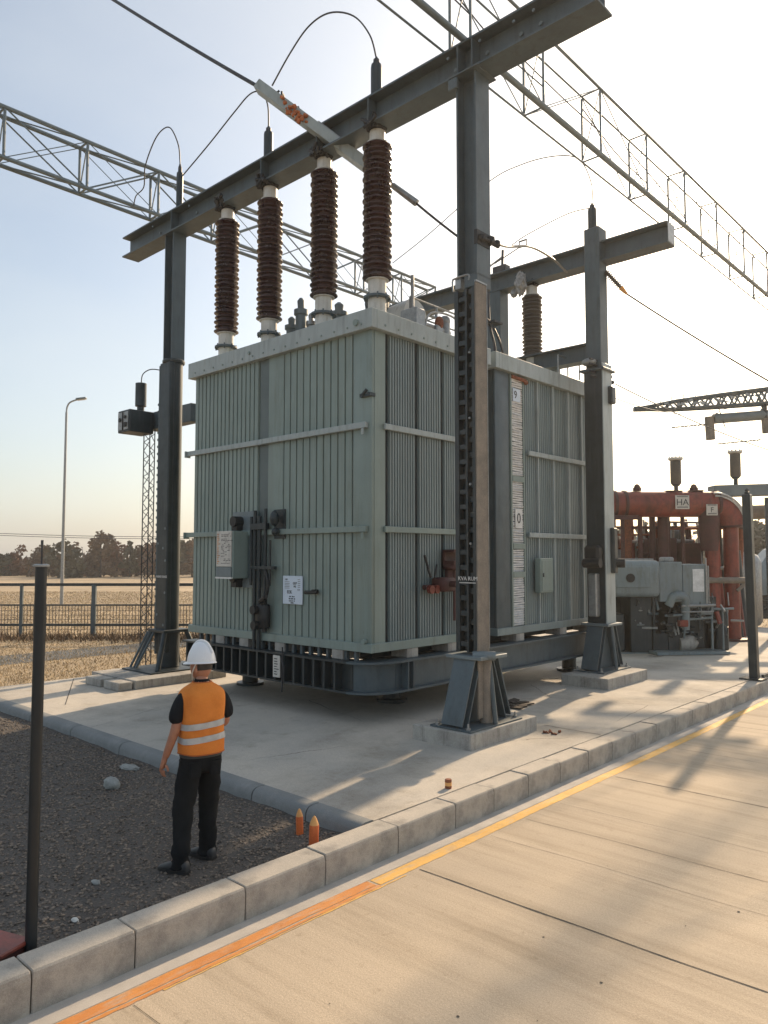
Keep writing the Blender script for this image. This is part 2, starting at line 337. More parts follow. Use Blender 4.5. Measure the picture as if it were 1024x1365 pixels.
# gravel bed
b = B(); bm = b.bm; nx, ny = 90, 80
def gz(x, y): return -.125+.022*noise.noise(Vector((x*1.3, y*1.3, 0)))+.012*noise.noise(Vector((x*5, y*5, 3)))
g = [[bm.verts.new((-16+11.13*i/nx, -4+9.0*j/ny, gz(-16+11.13*i/nx, -4+9.0*j/ny))) for j in range(ny+1)] for i in range(nx+1)]
for i in range(nx):
    for j in range(ny): bm.faces.new((g[i][j], g[i+1][j], g[i+1][j+1], g[i][j+1]))
tag(b.obj('gravel_bed', 'gravel', smooth=60), kind='structure')
def pebbles(name, m, n, xr, yr, smin, smax, zf, label, seed):
    rr = random.Random(seed); vs_, fs = [], []
    ico = bmesh.new(); bmesh.ops.create_icosphere(ico, subdivisions=1, radius=1)
    base = [v.co.copy() for v in ico.verts]; bf = [[v.index for v in f.verts] for f in ico.faces]; ico.free()
    for _ in range(n):
        x = rr.uniform(*xr); y = rr.uniform(*yr); s = smin+(smax-smin)*rr.random()**3
        a, c, e = rr.uniform(.8, 1.4), rr.uniform(.7, 1.1), rr.uniform(.4, .75); th = rr.uniform(0, 6.3); k = len(vs_)
        ct, st = math.cos(th), math.sin(th); z = zf(x, y)+s*e*.35
        for v in base:
            q = 1+rr.uniform(-.18, .18); px, py, pz = v.x*s*a*q, v.y*s*c*q, v.z*s*e*q
            vs_.append((x+px*ct-py*st, y+px*st+py*ct, z+pz))
        fs += [[i+k for i in f] for f in bf]
    me = bpy.data.meshes.new(name); me.from_pydata(vs_, [], fs)
    return tag(link(name, me, m), label, 'gravel', kind='stuff')
pebbles('gravel', 'pebble', 30000, (-12.5, -4.9), (.6, 4.9), .008, .021, gz, 'dark loose gravel beside the concrete pad', 3)
# field stubble
def stubble(name, n, dr, rr_, m, hmin, hmax, label, seed):
    rr = random.Random(seed); vs_, fs = [], []
    for _ in range(n):
        d = dr[0]+(dr[1]-dr[0])*rr.random()**1.3; r = rr.uniform(*rr_)*d; p = rd(r, d, -.33)
        if -15.0 < p.x < -4.8 and 4.9 < p.y < 28.2: continue
        if p.x > -15.2 and p.y < 5: continue
        h = rr.uniform(hmin, hmax); a = rr.uniform(0, 6.3); wd = .004+.00028*d; lx, ly = rr.uniform(-.06, .06), rr.uniform(-.06, .06); k = len(vs_)
        dx, dy = math.cos(a)*wd, math.sin(a)*wd
        vs_ += [(p.x-dx, p.y-dy, p.z), (p.x+dx, p.y+dy, p.z), (p.x+lx, p.y+ly, p.z+h)]; fs.append((k, k+1, k+2))
    me = bpy.data.meshes.new(name); me.from_pydata(vs_, [], fs)
    return tag(link(name, me, m), label, 'grass', kind='stuff')
stubble('dry_grass', 60000, (14, 60), (-.56, -.2), 'straw', .02, .085, 'short straw coloured dry grass across the field', 11)
stubble('dry_grass', 7000, (24, 60), (.28, .6), 'straw', .04, .16, 'short dry grass beyond the red pipework', 12)
tag(sheet('shadow_band', -22.1, -20.2, -60, 90, -.322, 'field_shadow'), kind='structure').rotation_euler = (0, 0, 0)  # dark sheet painting a shadow band across the field

# kerb stones along the road
def kerb_stone(y0, y1, label):
    b = B(); g = .005; c = .012
    prof = [(-4.85, -.32), (-4.605, -.32), (-4.6, -.05), (-4.6-c*.35, -c*.9-.006), (-4.6-c, -.004), (-4.85+.012, 0), (-4.85, -.012)]
    t = b.bm; A = [t.verts.new((x, y0+g, z)) for x, z in prof]; D_ = [t.verts.new((x, y1-g, z)) for x, z in prof]; n = len(prof)
    for i in range(n): t.faces.new((A[i], A[(i+1) % n], D_[(i+1) % n], D_[i]))
    t.faces.new(A); t.faces.new(D_[::-1])
    bmesh.ops.bevel(t, geom=[e for e in t.edges if abs(e.verts[0].co.y-e.verts[1].co.y) < 1e-5], offset=.006, segments=1, affect='EDGES')
    o = b.obj('kerb_stone', 'kerb'); dz = R.uniform(-.006, .004); o.location.z += dz; o.rotation_euler.z = R.uniform(-.003, .003)
    tag(o, label, 'kerb stone', 'kerb stones along the road'); return o
ys = [-.5, .35, 1.15, 1.94, 2.6, 3.48, 4.28, 5.17, 6.02, 6.68, 7.35, 8.05, 8.75, 9.4, 10.1, 10.8, 11.5, 12.2, 12.9, 13.6, 14.3, 15.0, 15.7, 16.4, 17.2, 18, 18.8, 19.6, 20.4, 21.2, 22, 22.8, 23.6]
nm = ['first', 'second', 'third', 'fourth', 'fifth', 'sixth', 'seventh', 'eighth', 'ninth', 'tenth', 'eleventh', 'twelfth', 'thirteenth', 'fourteenth', 'fifteenth', 'sixteenth', 'seventeenth', 'eighteenth', 'nineteenth', 'twentieth', 'twenty first', 'twenty second', 'twenty third', 'twenty fourth', 'twenty fifth', 'twenty sixth', 'twenty seventh']
ic = ys.index(5.17)
for i in range(len(ys)-1):
    if i < ic:
        k = ic-1-i
        lb = {0: 'grey kerb stone right in front of the pad corner, beside the two orange pegs', 1: 'grey kerb stone with its end just left of the taller orange peg', 2: 'long grey kerb stone below the worker\'s feet', 3: 'grey kerb stone to the right of the round black post foot', 4: 'grey kerb stone below the red box at the lower left corner'}.get(k, 'grey kerb stone at the near end of the row, %s left of the pad corner' % nm[k])
    else: lb = 'beige kerb stone edging the pad, %s to the right of the pad corner' % nm[i-ic]
    kerb_stone(ys[i], ys[i+1], lb)
# darker rounded kerb stones between gravel and pad
xs = [-4.87, -5.6, -6.45, -7.85, -9.25, -10.65, -12.05, -13.45, -14.85]
lbs = ['short dark kerb stone wedged in the corner by the orange pegs', 'dark kerb stone right of the gap stained brown, behind the pegs', 'dark rounded kerb stone just right of the worker\'s thigh', 'dark kerb stone behind the hand of the worker', 'dark rounded kerb stone behind the pale boulder on the gravel', 'dark kerb stone just right of the round black post', 'dark kerb stone crossing behind the round black post', 'dark kerb stone at the far left end of the gravel edge']
for i in range(len(xs)-1):
    b = B(); x0, x1 = xs[i]-.008, xs[i+1]+.008
    prof = [(4.93, -.3), (4.94, -.07), (4.955, -.03), (4.985, -.006), (5.03, .004), (5.12, .002), (5.12, -.3)]
    t = b.bm; A = [t.verts.new((x0, y, z)) for y, z in prof]; D_ = [t.verts.new((x1, y, z)) for y, z in prof]; n = len(prof)
    for k in range(n): t.faces.new((A[k], A[(k+1) % n], D_[(k+1) % n], D_[k]))
    t.faces.new(A); t.faces.new(D_[::-1])
    tag(b.obj('kerb_stone', 'kerb_dk', smooth=40), lbs[i], 'kerb stone', 'dark kerb stones between gravel and pad')

# ------------------------------------------------------------------ gantries
def pedestal(root, x, y, zt, ztop, hw=.17, sp=.5, m='steel', z0=.2, cap='steel_lt'):
    b = B(); b.box(x-.29, x+.29, y-.31, y+.31, ztop, ztop+.05, .008); b.obj('cap_plate', cap, root)
    b = B(); b.box(x-.33, x+.33, y-sp-.1, y+sp+.1, z0, z0+.025, .004)
    bp = b.obj('base_plate', m, root)
    for sx in (-1, 1):
        for sy in (-1, 1):
            b = B(); cx, cy = x+sx*.25, y+sy*(sp+.04)
            b.bar((cx, cy, z0+.025), (cx, cy, z0+.05), .032, 6); b.bar((cx, cy, z0+.05), (cx, cy, z0+.1), .014, 8); b.obj('anchor_bolt', 'galv', bp)
    for s in (-1, 1):
        b = B(); b.ibeam((x, y+s*.2, ztop), (x, y+s*sp, z0+.03), .14, hw*2, .02, .016, up=(0, s, .4)); b.obj('splayed_leg', m, root)
    b = B()
    for s in (-1, 1):
        b.bm.faces.new([b.bm.verts.new(p) for p in ((x+s*.012, y-.17, ztop), (x+s*.012, y+.17, ztop), (x+s*.012, y+sp-.06, z0+.03), (x+s*.012, y-sp+.06, z0+.03))])
    b.obj('gusset_web', m, root)
    b = B()
    for s in (-1, 1): b.bar((x+s*.2, y, ztop), (x+s*.3, y, z0+.03), .035, 8)
    b.obj('side_strut', m, root)
fg = thing('support_gantry', 'tall blue grey steel gantry whose long top beam carries the brown bushings', 'gantry', (-6.03, 8.37, .2))
b = B(); b.ibeam((-15.62, 8.37, 9.42), (-4.02, 8.37, 9.42), .46, .4, .03, .02)
beam = b.obj('beam', 'steel', fg)
for x in (-13.6, -10.6, -9.1, -7.9, -6.15, -5.9):
    b = B()
    for s in (-1, 1): b.box(x-.01, x+.01, 8.37+s*.105-.09, 8.37+s*.105+.09, 9.22, 9.62)
    b.obj('stiffener', 'steel', beam)
b = B()
for x in (-6.3, -5.75, -4.9, -5.2, -12.9, -14.3):
    b.bar((x, 8.165, 9.5), (x, 8.15, 9.5), .022, 6); b.bar((x, 8.352, 9.42), (x, 8.33, 9.42), .03, 6)
split(b.obj('bolt', 'steel_lt', beam))
# right column
x, y = -6.03, 8.37
b = B(); b.ibeam((x, y, 6.28), (x, y, 9.19), .34, .32, .028, .02, up=(1, 0, 0)); uc = b.obj('upper_column', 'steel', fg)
b = B(); b.box(x-.24, x+.24, y-.24, y+.24, 9.165, 9.19, .004); b.box(x-.26, x-.1, y-.235, y-.18, 9.0, 9.16, .01); b.obj('cap_plate', 'steel', uc)
b = B(); b.box(x-.2, x+.147, y-.09, y+.05, 1.15, 6.12, .006); lc = b.obj('lower_column', 'dark', fg)
b = B()
b.box(x-.2, x-.135, y-.19, y-.092, 1.15, 6.1); b.box(x-.02, x+.01, y-.19, y-.092, 1.15, 6.1); b.box(x+.1, x+.145, y-.2, y-.092, 1.15, 6.1)
z = 1.22
while z < 6.05:
    b.box(x-.133, x-.022, y-.18, y-.094, z, z+.07, .006); b.box(x+.012, x+.098, y-.15, y-.094, z+.09, z+.17, .006); z += .205
b.obj('rack_strip', 'dark', lc)
b = B(); b.box(x+.149, x+.172, y-.2, y+.06, .3, 6.16, .003); b.obj('lit_side_plate', 'tan', lc)  # warm light on this column face put into a tan plate
b = B(); b.box(x+.174, x+.18, y+.048, y+.058, 1.2, 6.16); b.box(x+.149, x+.18, y-.2, y+.06, 6.162, 6.185); b.obj('edge_trim', 'galv', lc)
b = B(); b.box(x-.22, x-.12, y-.15, y-.02, 6.14, 6.3, .01); b.tube(catmull([(x-.24, y-.16, 6.12), (x-.25, y-.16, 6.27), (x-.2, y-.16, 6.3), (x+.02, y-.16, 6.3), (x+.03, y-.16, 6.22)]), .014); b.obj('lifting_lug', 'galv', lc)
b = B(); b.box(x-.05, x+.17, y-.16, y+.17, 6.12, 6.3, .01); b.obj('splice_block', 'steel', lc)
text('lettering', 'KVA RUM', .075, (x+.01, y-.203, 2.13), (PI/2, 0, 0), 'letter', lc)
b = B(); b.box(x-.13, x+.14, y-.204, y-.2015, 2.07, 2.08); b.obj('stripe', 'letter', lc)
b = B()
for z in (2.6, 3.4, 4.3, 5.2): b.bar((x+.06, y-.21, z), (x+.06, y-.19, z), .016, 6)
split(b.obj('bolt', 'galv', lc))
b = B(); b.bar((x+.16, y-.02, .23), (x+.16, y-.02, 1.12), .085, 20); b.obj('drain_pipe', 'tan', fg, 60)
b = B(); b.bar((x+.1, y-.23, 1.12), (x+.34, y-.05, 1.12), .06, 14); b.obj('clamp', 'steel_lt', fg, 50)
pedestal(fg, x, y, 0, 1.07)
# left column
x, y = -13.72, 8.37
b = B(); b.ibeam((x, y, 6.45), (x, y, 9.19), .33, .3, .028, .02, up=(1, 0, 0)); uc = b.obj('upper_column', 'steel', fg)
b = B(); b.bar((x, y, .95), (x, y, 6.5), .19, 28); lc = b.obj('lower_column', 'dark', fg, 50)
b = B(); b.box(x-.2, x+.19, y-.2, y-.08, .5, 6.45, .02); b.obj('face_channel', 'dark', lc)
b = B(); b.lathe((x, y, 6.44), [(.22, 0), (.23, .02), (.23, .06), (.21, .08)], 28); b.obj('top_collar', 'dark', lc, 40)
b = B(); b.bar((x-.2, y-.18, .45), (x-.2, y-.18, 6.4), .028, 10); b.obj('conduit', 'steel', lc, 50)
text('lettering', 'MAINE KRASS', .07, (x+.0, y-.204, 2.02), (PI/2, 0, 0), 'letter', lc)
b = B()
for xx, z in ((.12, 3.0), (.14, 1.7), (.1, 1.05), (.05, 2.6), (-.14, 2.7), (-.14, 1.25), (.14, 2.35)): b.bar((x+xx, y-.21, z), (x+xx, y-.198, z), .026, 10)
split(b.obj('bolt', 'steel_lt', lc))
b = B(); b.box(x-.3, x+.3, y-.3, y+.3, .9, .96, .01); b.obj('cap_plate', 'dark', fg)
b = B(); b.bar((x, y, .2), (x, y, .9), .21, 24); b.obj('base_pipe', 'dark', fg, 50)
for sx, sy in ((-1, -1), (1, -1), (1, 1), (-1, 1)):
    b = B(); b.bar((x+sx*.24, y+sy*.24, .93), (x+sx*.42, y+sy*.5, .18), .05, 10); b.obj('splayed_leg', 'dark', fg, 50)
for sx in (-.12, .1):
    b = B(); b.bar((x-.24+sx, y-.26, .9), (x-.42+sx, y-.55, .18), .025, 8); b.obj('stay_rod', 'steel', fg, 50)
b = B(); b.box(x-.56, x+.56, y-.72, y+.72, .16, .19, .004); b.obj('base_plate', 'dark', fg)

gg = thing('support_gantry', 'shorter steel gantry standing behind, over the rear tank with one dark bushing', 'gantry', (-7.0, 14.0, .2))
b = B(); b.ibeam((-13.5, 14.07, 8.62), (-5.5, 14.07, 8.62), .42, .36, .03, .02); gb = b.obj('beam', 'steel', gg)
b = B(); b.box(-5.498, -5.485, 13.91, 14.23, 8.43, 8.81, .003); b.obj('end_plate', 'galv', gb)
x, y = -7.02, 13.98
b = B(); b.box(x-.165, x+.165, y-.17, y+.17, 6.2, 9.12, .012); uc = b.obj('upper_column', 'steel', gg)
b = B(); b.box(x-.2, x+.19, y-.2, y+.2, 1.12, 6.15, .01); lc = b.obj('lower_column', 'dark', gg)
b = B(); b.box(x+.19, x+.21, y-.2, y+.2, 1.12, 6.3, .004); b.obj('lit_side_plate', 'fascia', lc)  # brighter light on this face put into a paler plate
b = B(); b.box(x-.26, x+.26, y-.26, y+.26, 6.15, 6.2, .008); b.obj('splice_plate', 'steel', gg)
b = B()
for k, z in enumerate((6.02, 6.12, 6.26, 6.36)):
    b.bar((x+.05, y-.42, z), (x+.1, y+.46-.08*k, z+.01), .022, 8); b.sphere((x+.1, y+.46-.08*k, z), .045, 1)
b.obj('clamp_rod', 'wire', gg)
b = B(); b.sphere((x-.05, y-.26, 6.33), .12, 2, (1.3, 1, .7)); b.obj('lamp_dome', 'galv', gg, 60)
b = B(); b.box(x+.18, x+.3, y+.02, y+.2, 5.5, 5.85, .02); b.box(x+.2, x+.3, y+.0, y+.16, 2.1, 3.0, .02); b.obj('terminal_box', 'dark', lc)
b = B(); b.box(x-.16, x+.16, y-.42, y-.21, 2.2, 2.65, .05); b.bar((x-.1, y-.5, 2.3), (x+.25, y-.5, 2.3), .09, 12); b.obj('junction_box', 'black', lc)
b = B(); b.bar((x+.21, y+.12, 2.3), (x+.42, y+.2, 2.3), .09, 14); b.obj('cable_plug', 'black', lc)
b = B(); b.box(x-.1, x+.08, y-.36, y-.2, 1.25, 2.1, .02); b.obj('cable_trunk', 'galv', lc)
pedestal(gg, x, y, 0, 1.07)
b = B(); b.box(-9.66, -9.3, 13.9, 14.24, 6.07, 8.41, .012); b.obj('rear_column', 'steel', gg)
b = B(); b.ibeam((-7.19, 14.0, 6.6), (-9.3, 14.0, 6.6), .36, .3, .025, .018); b.obj('cross_beam', 'steel', gg)
for nm_, c_, lab in (('concrete_footing', (-6.14, 8.5, .48, .78, .2), 'concrete footing block under the nearest gantry column, in front of the tank corner'), ('concrete_footing', (-6.85, 13.75, .48, .85, .2), 'concrete footing block under the right column of the rear gantry'), ('concrete_footing', (-13.6, 8.1, .85, 1.0, .16), 'low concrete footing under the dark left column, behind the worker')):
    b = B(); cx, cy, sx, sy, h = c_; b.box(cx-sx, cx+sx, cy-sy, cy+sy, -.02, h, .015, 2); tag(b.obj(nm_, 'footing'), lab, 'footing', 'gantry footings')
for (cx, cy, sx, sy), lab in (((-13.05, 6.92, .28, .14), 'loose grey concrete block against the left footing, the right one of a pair'), ((-13.75, 6.92, .3, .14), 'loose grey concrete block against the left footing, the left one of a pair')):
    b = B(); b.box(cx-sx, cx+sx, cy-sy, cy+sy, 0, .15, .02, 2); tag(b.obj('concrete_block', 'footing'), lab, 'block')

# ------------------------------------------------------------------ transformer tanks
def ribs(b, ax, f, a0, a1, pitch, gap, dep, z0, z1, sgn):
    """vertical trapezoid ribs on a face; ax 0: run along x at y=f ; ax 1: run along y at x=f"""
    gap = gap*1.15; n = max(1, round((a1-a0)/pitch)); p = (a1-a0)/n
    for i in range(n):
        s = a0+i*p+gap/2; e = s+p-gap; c = min(.009, (e-s)*.2)
        for (u0, v0), (u1, v1) in (((s, 0), (s+c, dep)), ((s+c, dep), (e-c, dep)), ((e-c, dep), (e, 0))):
            q = [(u0, v0, z0), (u1, v1, z0), (u1, v1, z1), (u0, v0, z1)]
            b.poly([((u, f+sgn*v, z) if ax == 0 else (f+sgn*v, u, z)) for u, v, z in q])
X0, X1, YF, ZB, ZT = -12.15, -7.52, 7.87, 1.1, 5.8
def ledge(b, x0, x1, y0, y1, z0, z1, o):    # frame round a tank, proud by o
    b.box(x0-o, x1+o, y0-o, y0+.02, z0, z1, .006); b.box(x0-o, x1+o, y1-.02, y1+o, z0, z1, .006)
    b.box(x1-.02, x1+o, y0+.022, y1-.022, z0, z1, .006); b.box(x0-o, x0+.02, y0+.022, y1-.022, z0, z1, .006)
t1 = thing('transformer', 'large grey green transformer tank with ribbed front, sign plates and four brown bushings on top', 'transformer', (-9.8, 9.3, .95))
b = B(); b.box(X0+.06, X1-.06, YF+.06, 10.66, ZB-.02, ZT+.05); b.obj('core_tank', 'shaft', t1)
b = B(); ribs(b, 0, YF+.055, X0+.02, -10.2, .123, .012, .05, ZB, ZT, -1); b.obj('ribbed_panel', 'tank', t1)
b = B(); ribs(b, 0, YF+.055, -9.52, -7.92, .168, .012, .05, ZB, ZT, -1); b.obj('ribbed_panel', 'tank', t1)
b = B(); b.box(-10.185, -9.945, YF+.03, YF+.058, ZB, ZT, .004); b.obj('recess_panel', 'tank_recess_shade', t1)
b = B(); b.box(-9.93, -9.535, YF+.005, YF+.058, ZB, ZT, .01); b.obj('flat_panel', 'tank', t1)
b = B(); b.box(-7.91, X1, YF, YF+.058, ZB, ZT, .02, 2); b.box(X1-.058, X1, YF+.06, YF+.3, ZB, ZT, .006); b.obj('corner_panel', 'tank', t1, 40)
for a0, a1 in ((8.27, 8.87), (8.96, 9.52), (9.6, 10.55)):
    b = B(); ribs(b, 1, X1-.058, a0, a1, .06, .008, .045, ZB, ZT, 1); b.obj('pleated_panel', 'tank_shaded', t1)
b = B(); ribs(b, 1, X0+.058, YF+.1, 10.6, .12, .01, .05, ZB, ZT, -1); ribs(b, 0, 10.66, X0+.1, X1-.1, .16, .012, .03, ZB, ZT, 1); b.obj('ribbed_panel', 'tank', t1)
b = B(); ledge(b, X0, X1, YF, 10.68, ZB-.06, ZB+.07, .04); b.obj('bottom_ledge', 'tank', t1)
for z in (4.36, 2.83):
    b = B(); b.box(X0-.13, -10.02, YF-.062, YF-.002, z-.045, z+.045, .006); b.box(-10.0, X1-.06, YF-.07, YF-.002, z-.045, z+.045, .006); b.box(X1+.002, X1+.05, YF+.25, 10.6, z-.045, z+.045, .006)
    b.box(X0-.16, X0-.13, YF-.1, YF+.02, z-.07, z+.05, .006); b.box(-7.66, -7.62, YF-.08, YF-.06, z-.14, z-.05); b.obj('stiffening_rail', 'tank' if z < 3 else 'fascia', t1)
b = B(); ledge(b, X0, X1, YF, 10.72, ZT-.02, ZT+.27, .09); b.obj('top_fascia', 'fascia', t1)
b = B(); b.box(X0+.02, X1-.02, YF+.02, 10.7, ZT+.2, ZT+.25); b.obj('roof', 'tank', t1)
b = B(); b.bar((-7.75, YF-.12, 5.9), (-7.75, YF-.085, 5.9), .05, 16); b.bar((-10.35, YF-.11, 5.93), (-10.35, YF-.09, 5.93), .03, 8); b.bar((-7.62, YF-.075, 1.2), (-7.62, YF-.02, 1.2), .035, 12); split(b.obj('plug', 'tank', t1))
b = B()
for k in range(16): b.bar((X0+.15+.29*k, YF-.1, 5.86), (X0+.15+.29*k, YF-.088, 5.86), .018, 6)
for k in range(9): b.bar((X1+.088, YF+.2+.3*k, 5.86), (X1+.1, YF+.2+.3*k, 5.86), .018, 6)
split(b.obj('fascia_bolt', 'tank', t1))
b = B(); b.box(-7.72, -7.5, YF-.05, YF+.06, 4.78, 4.83); b.bar((-7.66, YF-.06, 4.8), (-7.58, YF-.04, 4.88), .025); b.obj('lifting_lug', 'dark', t1)
# control cabinet
b = B(); b.box(-10.86, -10.16, YF-.03, YF-.004, 1.9, 3.2, .006); b.obj('backing_plate', 'steel_lt', t1)
b = B(); b.box(-10.84, -10.38, YF-.36, YF-.03, 2.06, 2.86, .012); cab = b.obj('control_cabinet', 'tank', t1)
b = B(); b.box(-10.82, -10.4, YF-.385, YF-.362, 2.26, 2.86, .004); pl = b.obj('sign_plate', 'sign_old', cab)
b = B(); b.box(-10.82, -10.4, YF-.385, YF-.362, 2.09, 2.25, .004); b.obj('lower_plate', 'steel_lt', cab)
b = B(); b.box(-10.84, -10.38, YF-.39, YF-.36, 2.055, 2.085); b.obj('cabinet_lip', 'letter', cab)
b = B()
rr = random.Random(5)
for k in range(22):
    z = 2.82-.024*k; x = -10.68
    while x < -10.43:
        wd = rr.uniform(.02, .07)
        if rr.random() < .6: b.box(x, x+wd, YF-.3875, YF-.386, z-.006, z+.004)
        x += wd+.015
b.obj('printed_lines', 'ink', pl)
b = B()
for k in range(16): b.box(-10.8, -10.8+rr.uniform(.03, .09), YF-.3875, YF-.386, 2.8-.033*k, 2.815-.033*k)
b.obj('printed_lines', 'ink_org', pl)
b = B()
for dz in (.11, -.95):
    b.bar((-10.62, YF-.2, 2.93+dz*.9), (-10.62, YF-.03, 2.93+dz*.9), .09, 14); b.box(-10.7, -10.56, YF-.16, YF-.03, 2.86+dz*.9-.1, 2.93+dz*.9)
split(b.obj('cable_gland', 'black', t1, 50))
for x, z0, z1, r in ((-10.14, .85, 3.2, .03), (-10.02, .7, 3.1, .035), (-9.86, 1.5, 3.22, .028), (-9.74, 1.95, 2.7, .022), (-10.24, 1.95, 3.1, .025)):
    b = B(); b.bar((x, YF-.09, z0), (x, YF-.09, z1), r, 10); b.obj('conduit', 'dark', t1, 50)
b = B(); b.box(-10.2, -9.6, YF-.13, YF-.06, 2.22, 2.27); b.box(-10.2, -9.8, YF-.14, YF-.06, 2.88, 2.98); b.box(-9.72, -9.45, YF-.02, YF+.004, 2.72, 3.2); split(b.obj('conduit_clamp', 'dark', t1))
b = B(); b.tube(catmull([(-9.83, YF-.1, 2.2), (-9.72, YF-.14, 2.0), (-9.76, YF-.14, 1.8), (-9.92, YF-.12, 1.6)]), .028); b.obj('hose', 'black', t1, 60)
b = B(); b.box(-10.05, -9.75, YF-.16, YF-.04, 1.25, 1.65, .03); b.bar((-10.0, YF-.24, 1.55), (-10.0, YF-.05, 1.55), .075, 14); b.bar((-9.98, YF-.24, 1.3), (-9.98, YF-.05, 1.3), .07, 14); b.bar((-9.9, YF-.15, 1.7), (-9.7, YF-.2, 1.78), .04); b.bar((-9.85, YF-.1, 1.2), (-9.85, YF-.1, 1.75), .04); vv = b.obj('valve', 'black', t1, 50)
b = B(); b.sphere((-9.58, YF-.13, 3.05), .1, 2, (.8, .8, 1.3)); b.sphere((-9.56, YF-.12, 2.83), .07, 2); b.obj('gauge', 'dark', t1, 60)
b = B(); b.box(-9.47, -9.0, YF-.035, YF-.012, 1.67, 2.12, .004); npl = b.obj('nameplate', 'sign', t1)
for s, sz, x, z in (('GEP', .055, -9.17, 2.0), ('M2', .045, -9.17, 1.95), ('EEK', .075, -9.3, 1.86), ('KN  105-4', .03, -9.24, 1.79), ('NR 2281  60', .03, -9.24, 1.755), ('0.25 KV  15', .03, -9.24, 1.72), ('TYP', .035, -9.38, 2.06), ('1 / 2', .03, -9.08, 1.9)):
    text('lettering', s, sz, (x, YF-.037, z), (PI/2, 0, 0), 'ink', npl)
b = B()
for k in range(5): b.box(-9.42+.0*k, -9.3, YF-.0375, YF-.036, 2.02-.025*k, 2.026-.025*k); b.box(-9.1, -9.04, YF-.0375, YF-.036, 2.06-.03*k, 2.066-.03*k)
b.box(-9.27, -9.2, YF-.0375, YF-.036, 1.682, 1.7)
b.obj('printed_lines', 'ink', npl)
b = B(); b.bar((-8.88, YF-.07, 1.87), (-8.6, YF-.07, 1.88), .03, 10); b.box(-8.72, -8.64, YF-.1, YF, 1.85, 1.92, .01); b.obj('handle', 'black', t1)
# valve group on the right face
b = B(); b.bar((X1, 9.35, 2.0), (X1+.42, 9.35, 2.0), .05, 12); b.box(X1+.02, X1+.3, 9.2, 9.5, 1.88, 2.1, .03); b.bar((X1+.05, 9.0, 1.95), (X1+.05, 9.9, 1.95), .04, 10); b.box(X1+.02, X1+.22, 9.5, 9.95, 2.22, 2.3, .01); b.box(X1+.02, X1+.1, 9.55, 9.9, 1.98, 2.22, .01)
b.bar((X1+.1, 9.7, 1.4), (X1+.1, 9.7, 2.2), .022); b.bar((X1+.1, 9.8, 1.4), (X1+.1, 9.8, 2.2), .022); va = b.obj('drain_valve', 'red_dk', t1, 50)
b = B()
for yy in (9.02, 9.16): b.bar((X1+.14, yy, 1.92), (X1+.2, yy, 1.92), .065, 14)
split(b.obj('handwheel', 'red', va, 50))
b = B(); b.box(X1+.02, X1+.25, 9.5, 9.95, 2.3, 2.36); b.box(X1+.02, X1+.25, 9.5, 9.95, 2.5, 2.54); b.box(X1+.02, X1+.06, 9.5, 9.95, 2.36, 2.5); b.obj('bracket', 'red_dk', va)
b = B(); b.bar((X1+.1, 9.1, 2.1), (X1+.06, 9.0, 2.45), .02); b.bar((X1+.1, 9.2, 2.1), (X1+.06, 9.3, 2.3), .015); b.obj('lever', 'black', va)
# things fixed on the roof of the front tank
for x, y, h, r in ((-10.62, 8.95, .85, .1), (-10.3, 8.9, 1.12, .1), (-10.08, 8.95, .8, .07), (-9.85, 9.0, .95, .09), (-9.68, 9.0, .85, .06), (-10.45, 9.2, .8, .08), (-9.5, 9.1, .9, .12)):
    b = B(); b.lathe((x, y, 6.05), [(r*1.3, 0), (r*1.3, .06), (r, .08), (r, h*.7), (r*1.3, h*.72), (r*1.3, h*.8), (r*.6, h*.82), (r*.7, h*.95), (r*.3, h)], 16); b.obj('top_turret', 'galv' if r < .1 else 'steel_lt', t1, 40)
b = B(); b.bar((-9.9, 9.8, 6.5), (-8.3, 9.8, 6.62), .3, 24); b.bar((-9.93, 9.8, 6.5), (-9.9, 9.8, 6.5), .33, 24); b.obj('conservator', 'white', t1, 50)
b = B(); b.lathe((-8.95, 9.5, 6.2), [(.12, 0), (.12, .55), (.2, .56), (.22, .7), (.2, .85), (.1, .87), (.1, 1.0), (.16, 1.02), (.15, 1.2), (.05, 1.25)], 18); b.obj('relief_device', 'dark', t1, 40)
b = B()
for yy in (9.3, 10.0, 10.6): b.bar((-8.0, yy, 6.05), (-8.0, yy, 6.75), .02)
b.bar((-8.0, 9.3, 6.75), (-8.0, 10.6, 6.75), .018); b.bar((-8.0, 9.3, 6.45), (-8.0, 10.6, 6.45), .015); b.tube(catmull([(-7.8, 9.4, 6.1), (-7.8, 9.6, 6.5), (-7.8, 10.3, 6.55), (-7.75, 10.45, 6.1)]), .018); b.obj('guard_rail', 'galv', t1)
b = B(); b.box(-8.1, -7.75, 9.15, 9.4, 6.05, 6.5, .02); b.box(-8.05, -7.8, 9.75, 9.95, 6.05, 6.35, .02); b.bar((-7.9, 10.1, 6.05), (-7.9, 10.1, 6.45), .09, 14); b.sphere((-7.9, 10.1, 6.5), .1, 2); b.bar((-7.9, 9.2, 6.3), (-7.9, 10.2, 6.3), .06); b.bar((-7.95, 9.3, 6.5), (-7.95, 9.3, 7.1), .03); b.obj('pipe_fitting', 'galv', t1, 40)
b = B(); b.sphere((-7.85, 9.88, 6.4), .08, 2, (1, 1, 1.6)); b.obj('red_cap', 'rust', t1, 60)

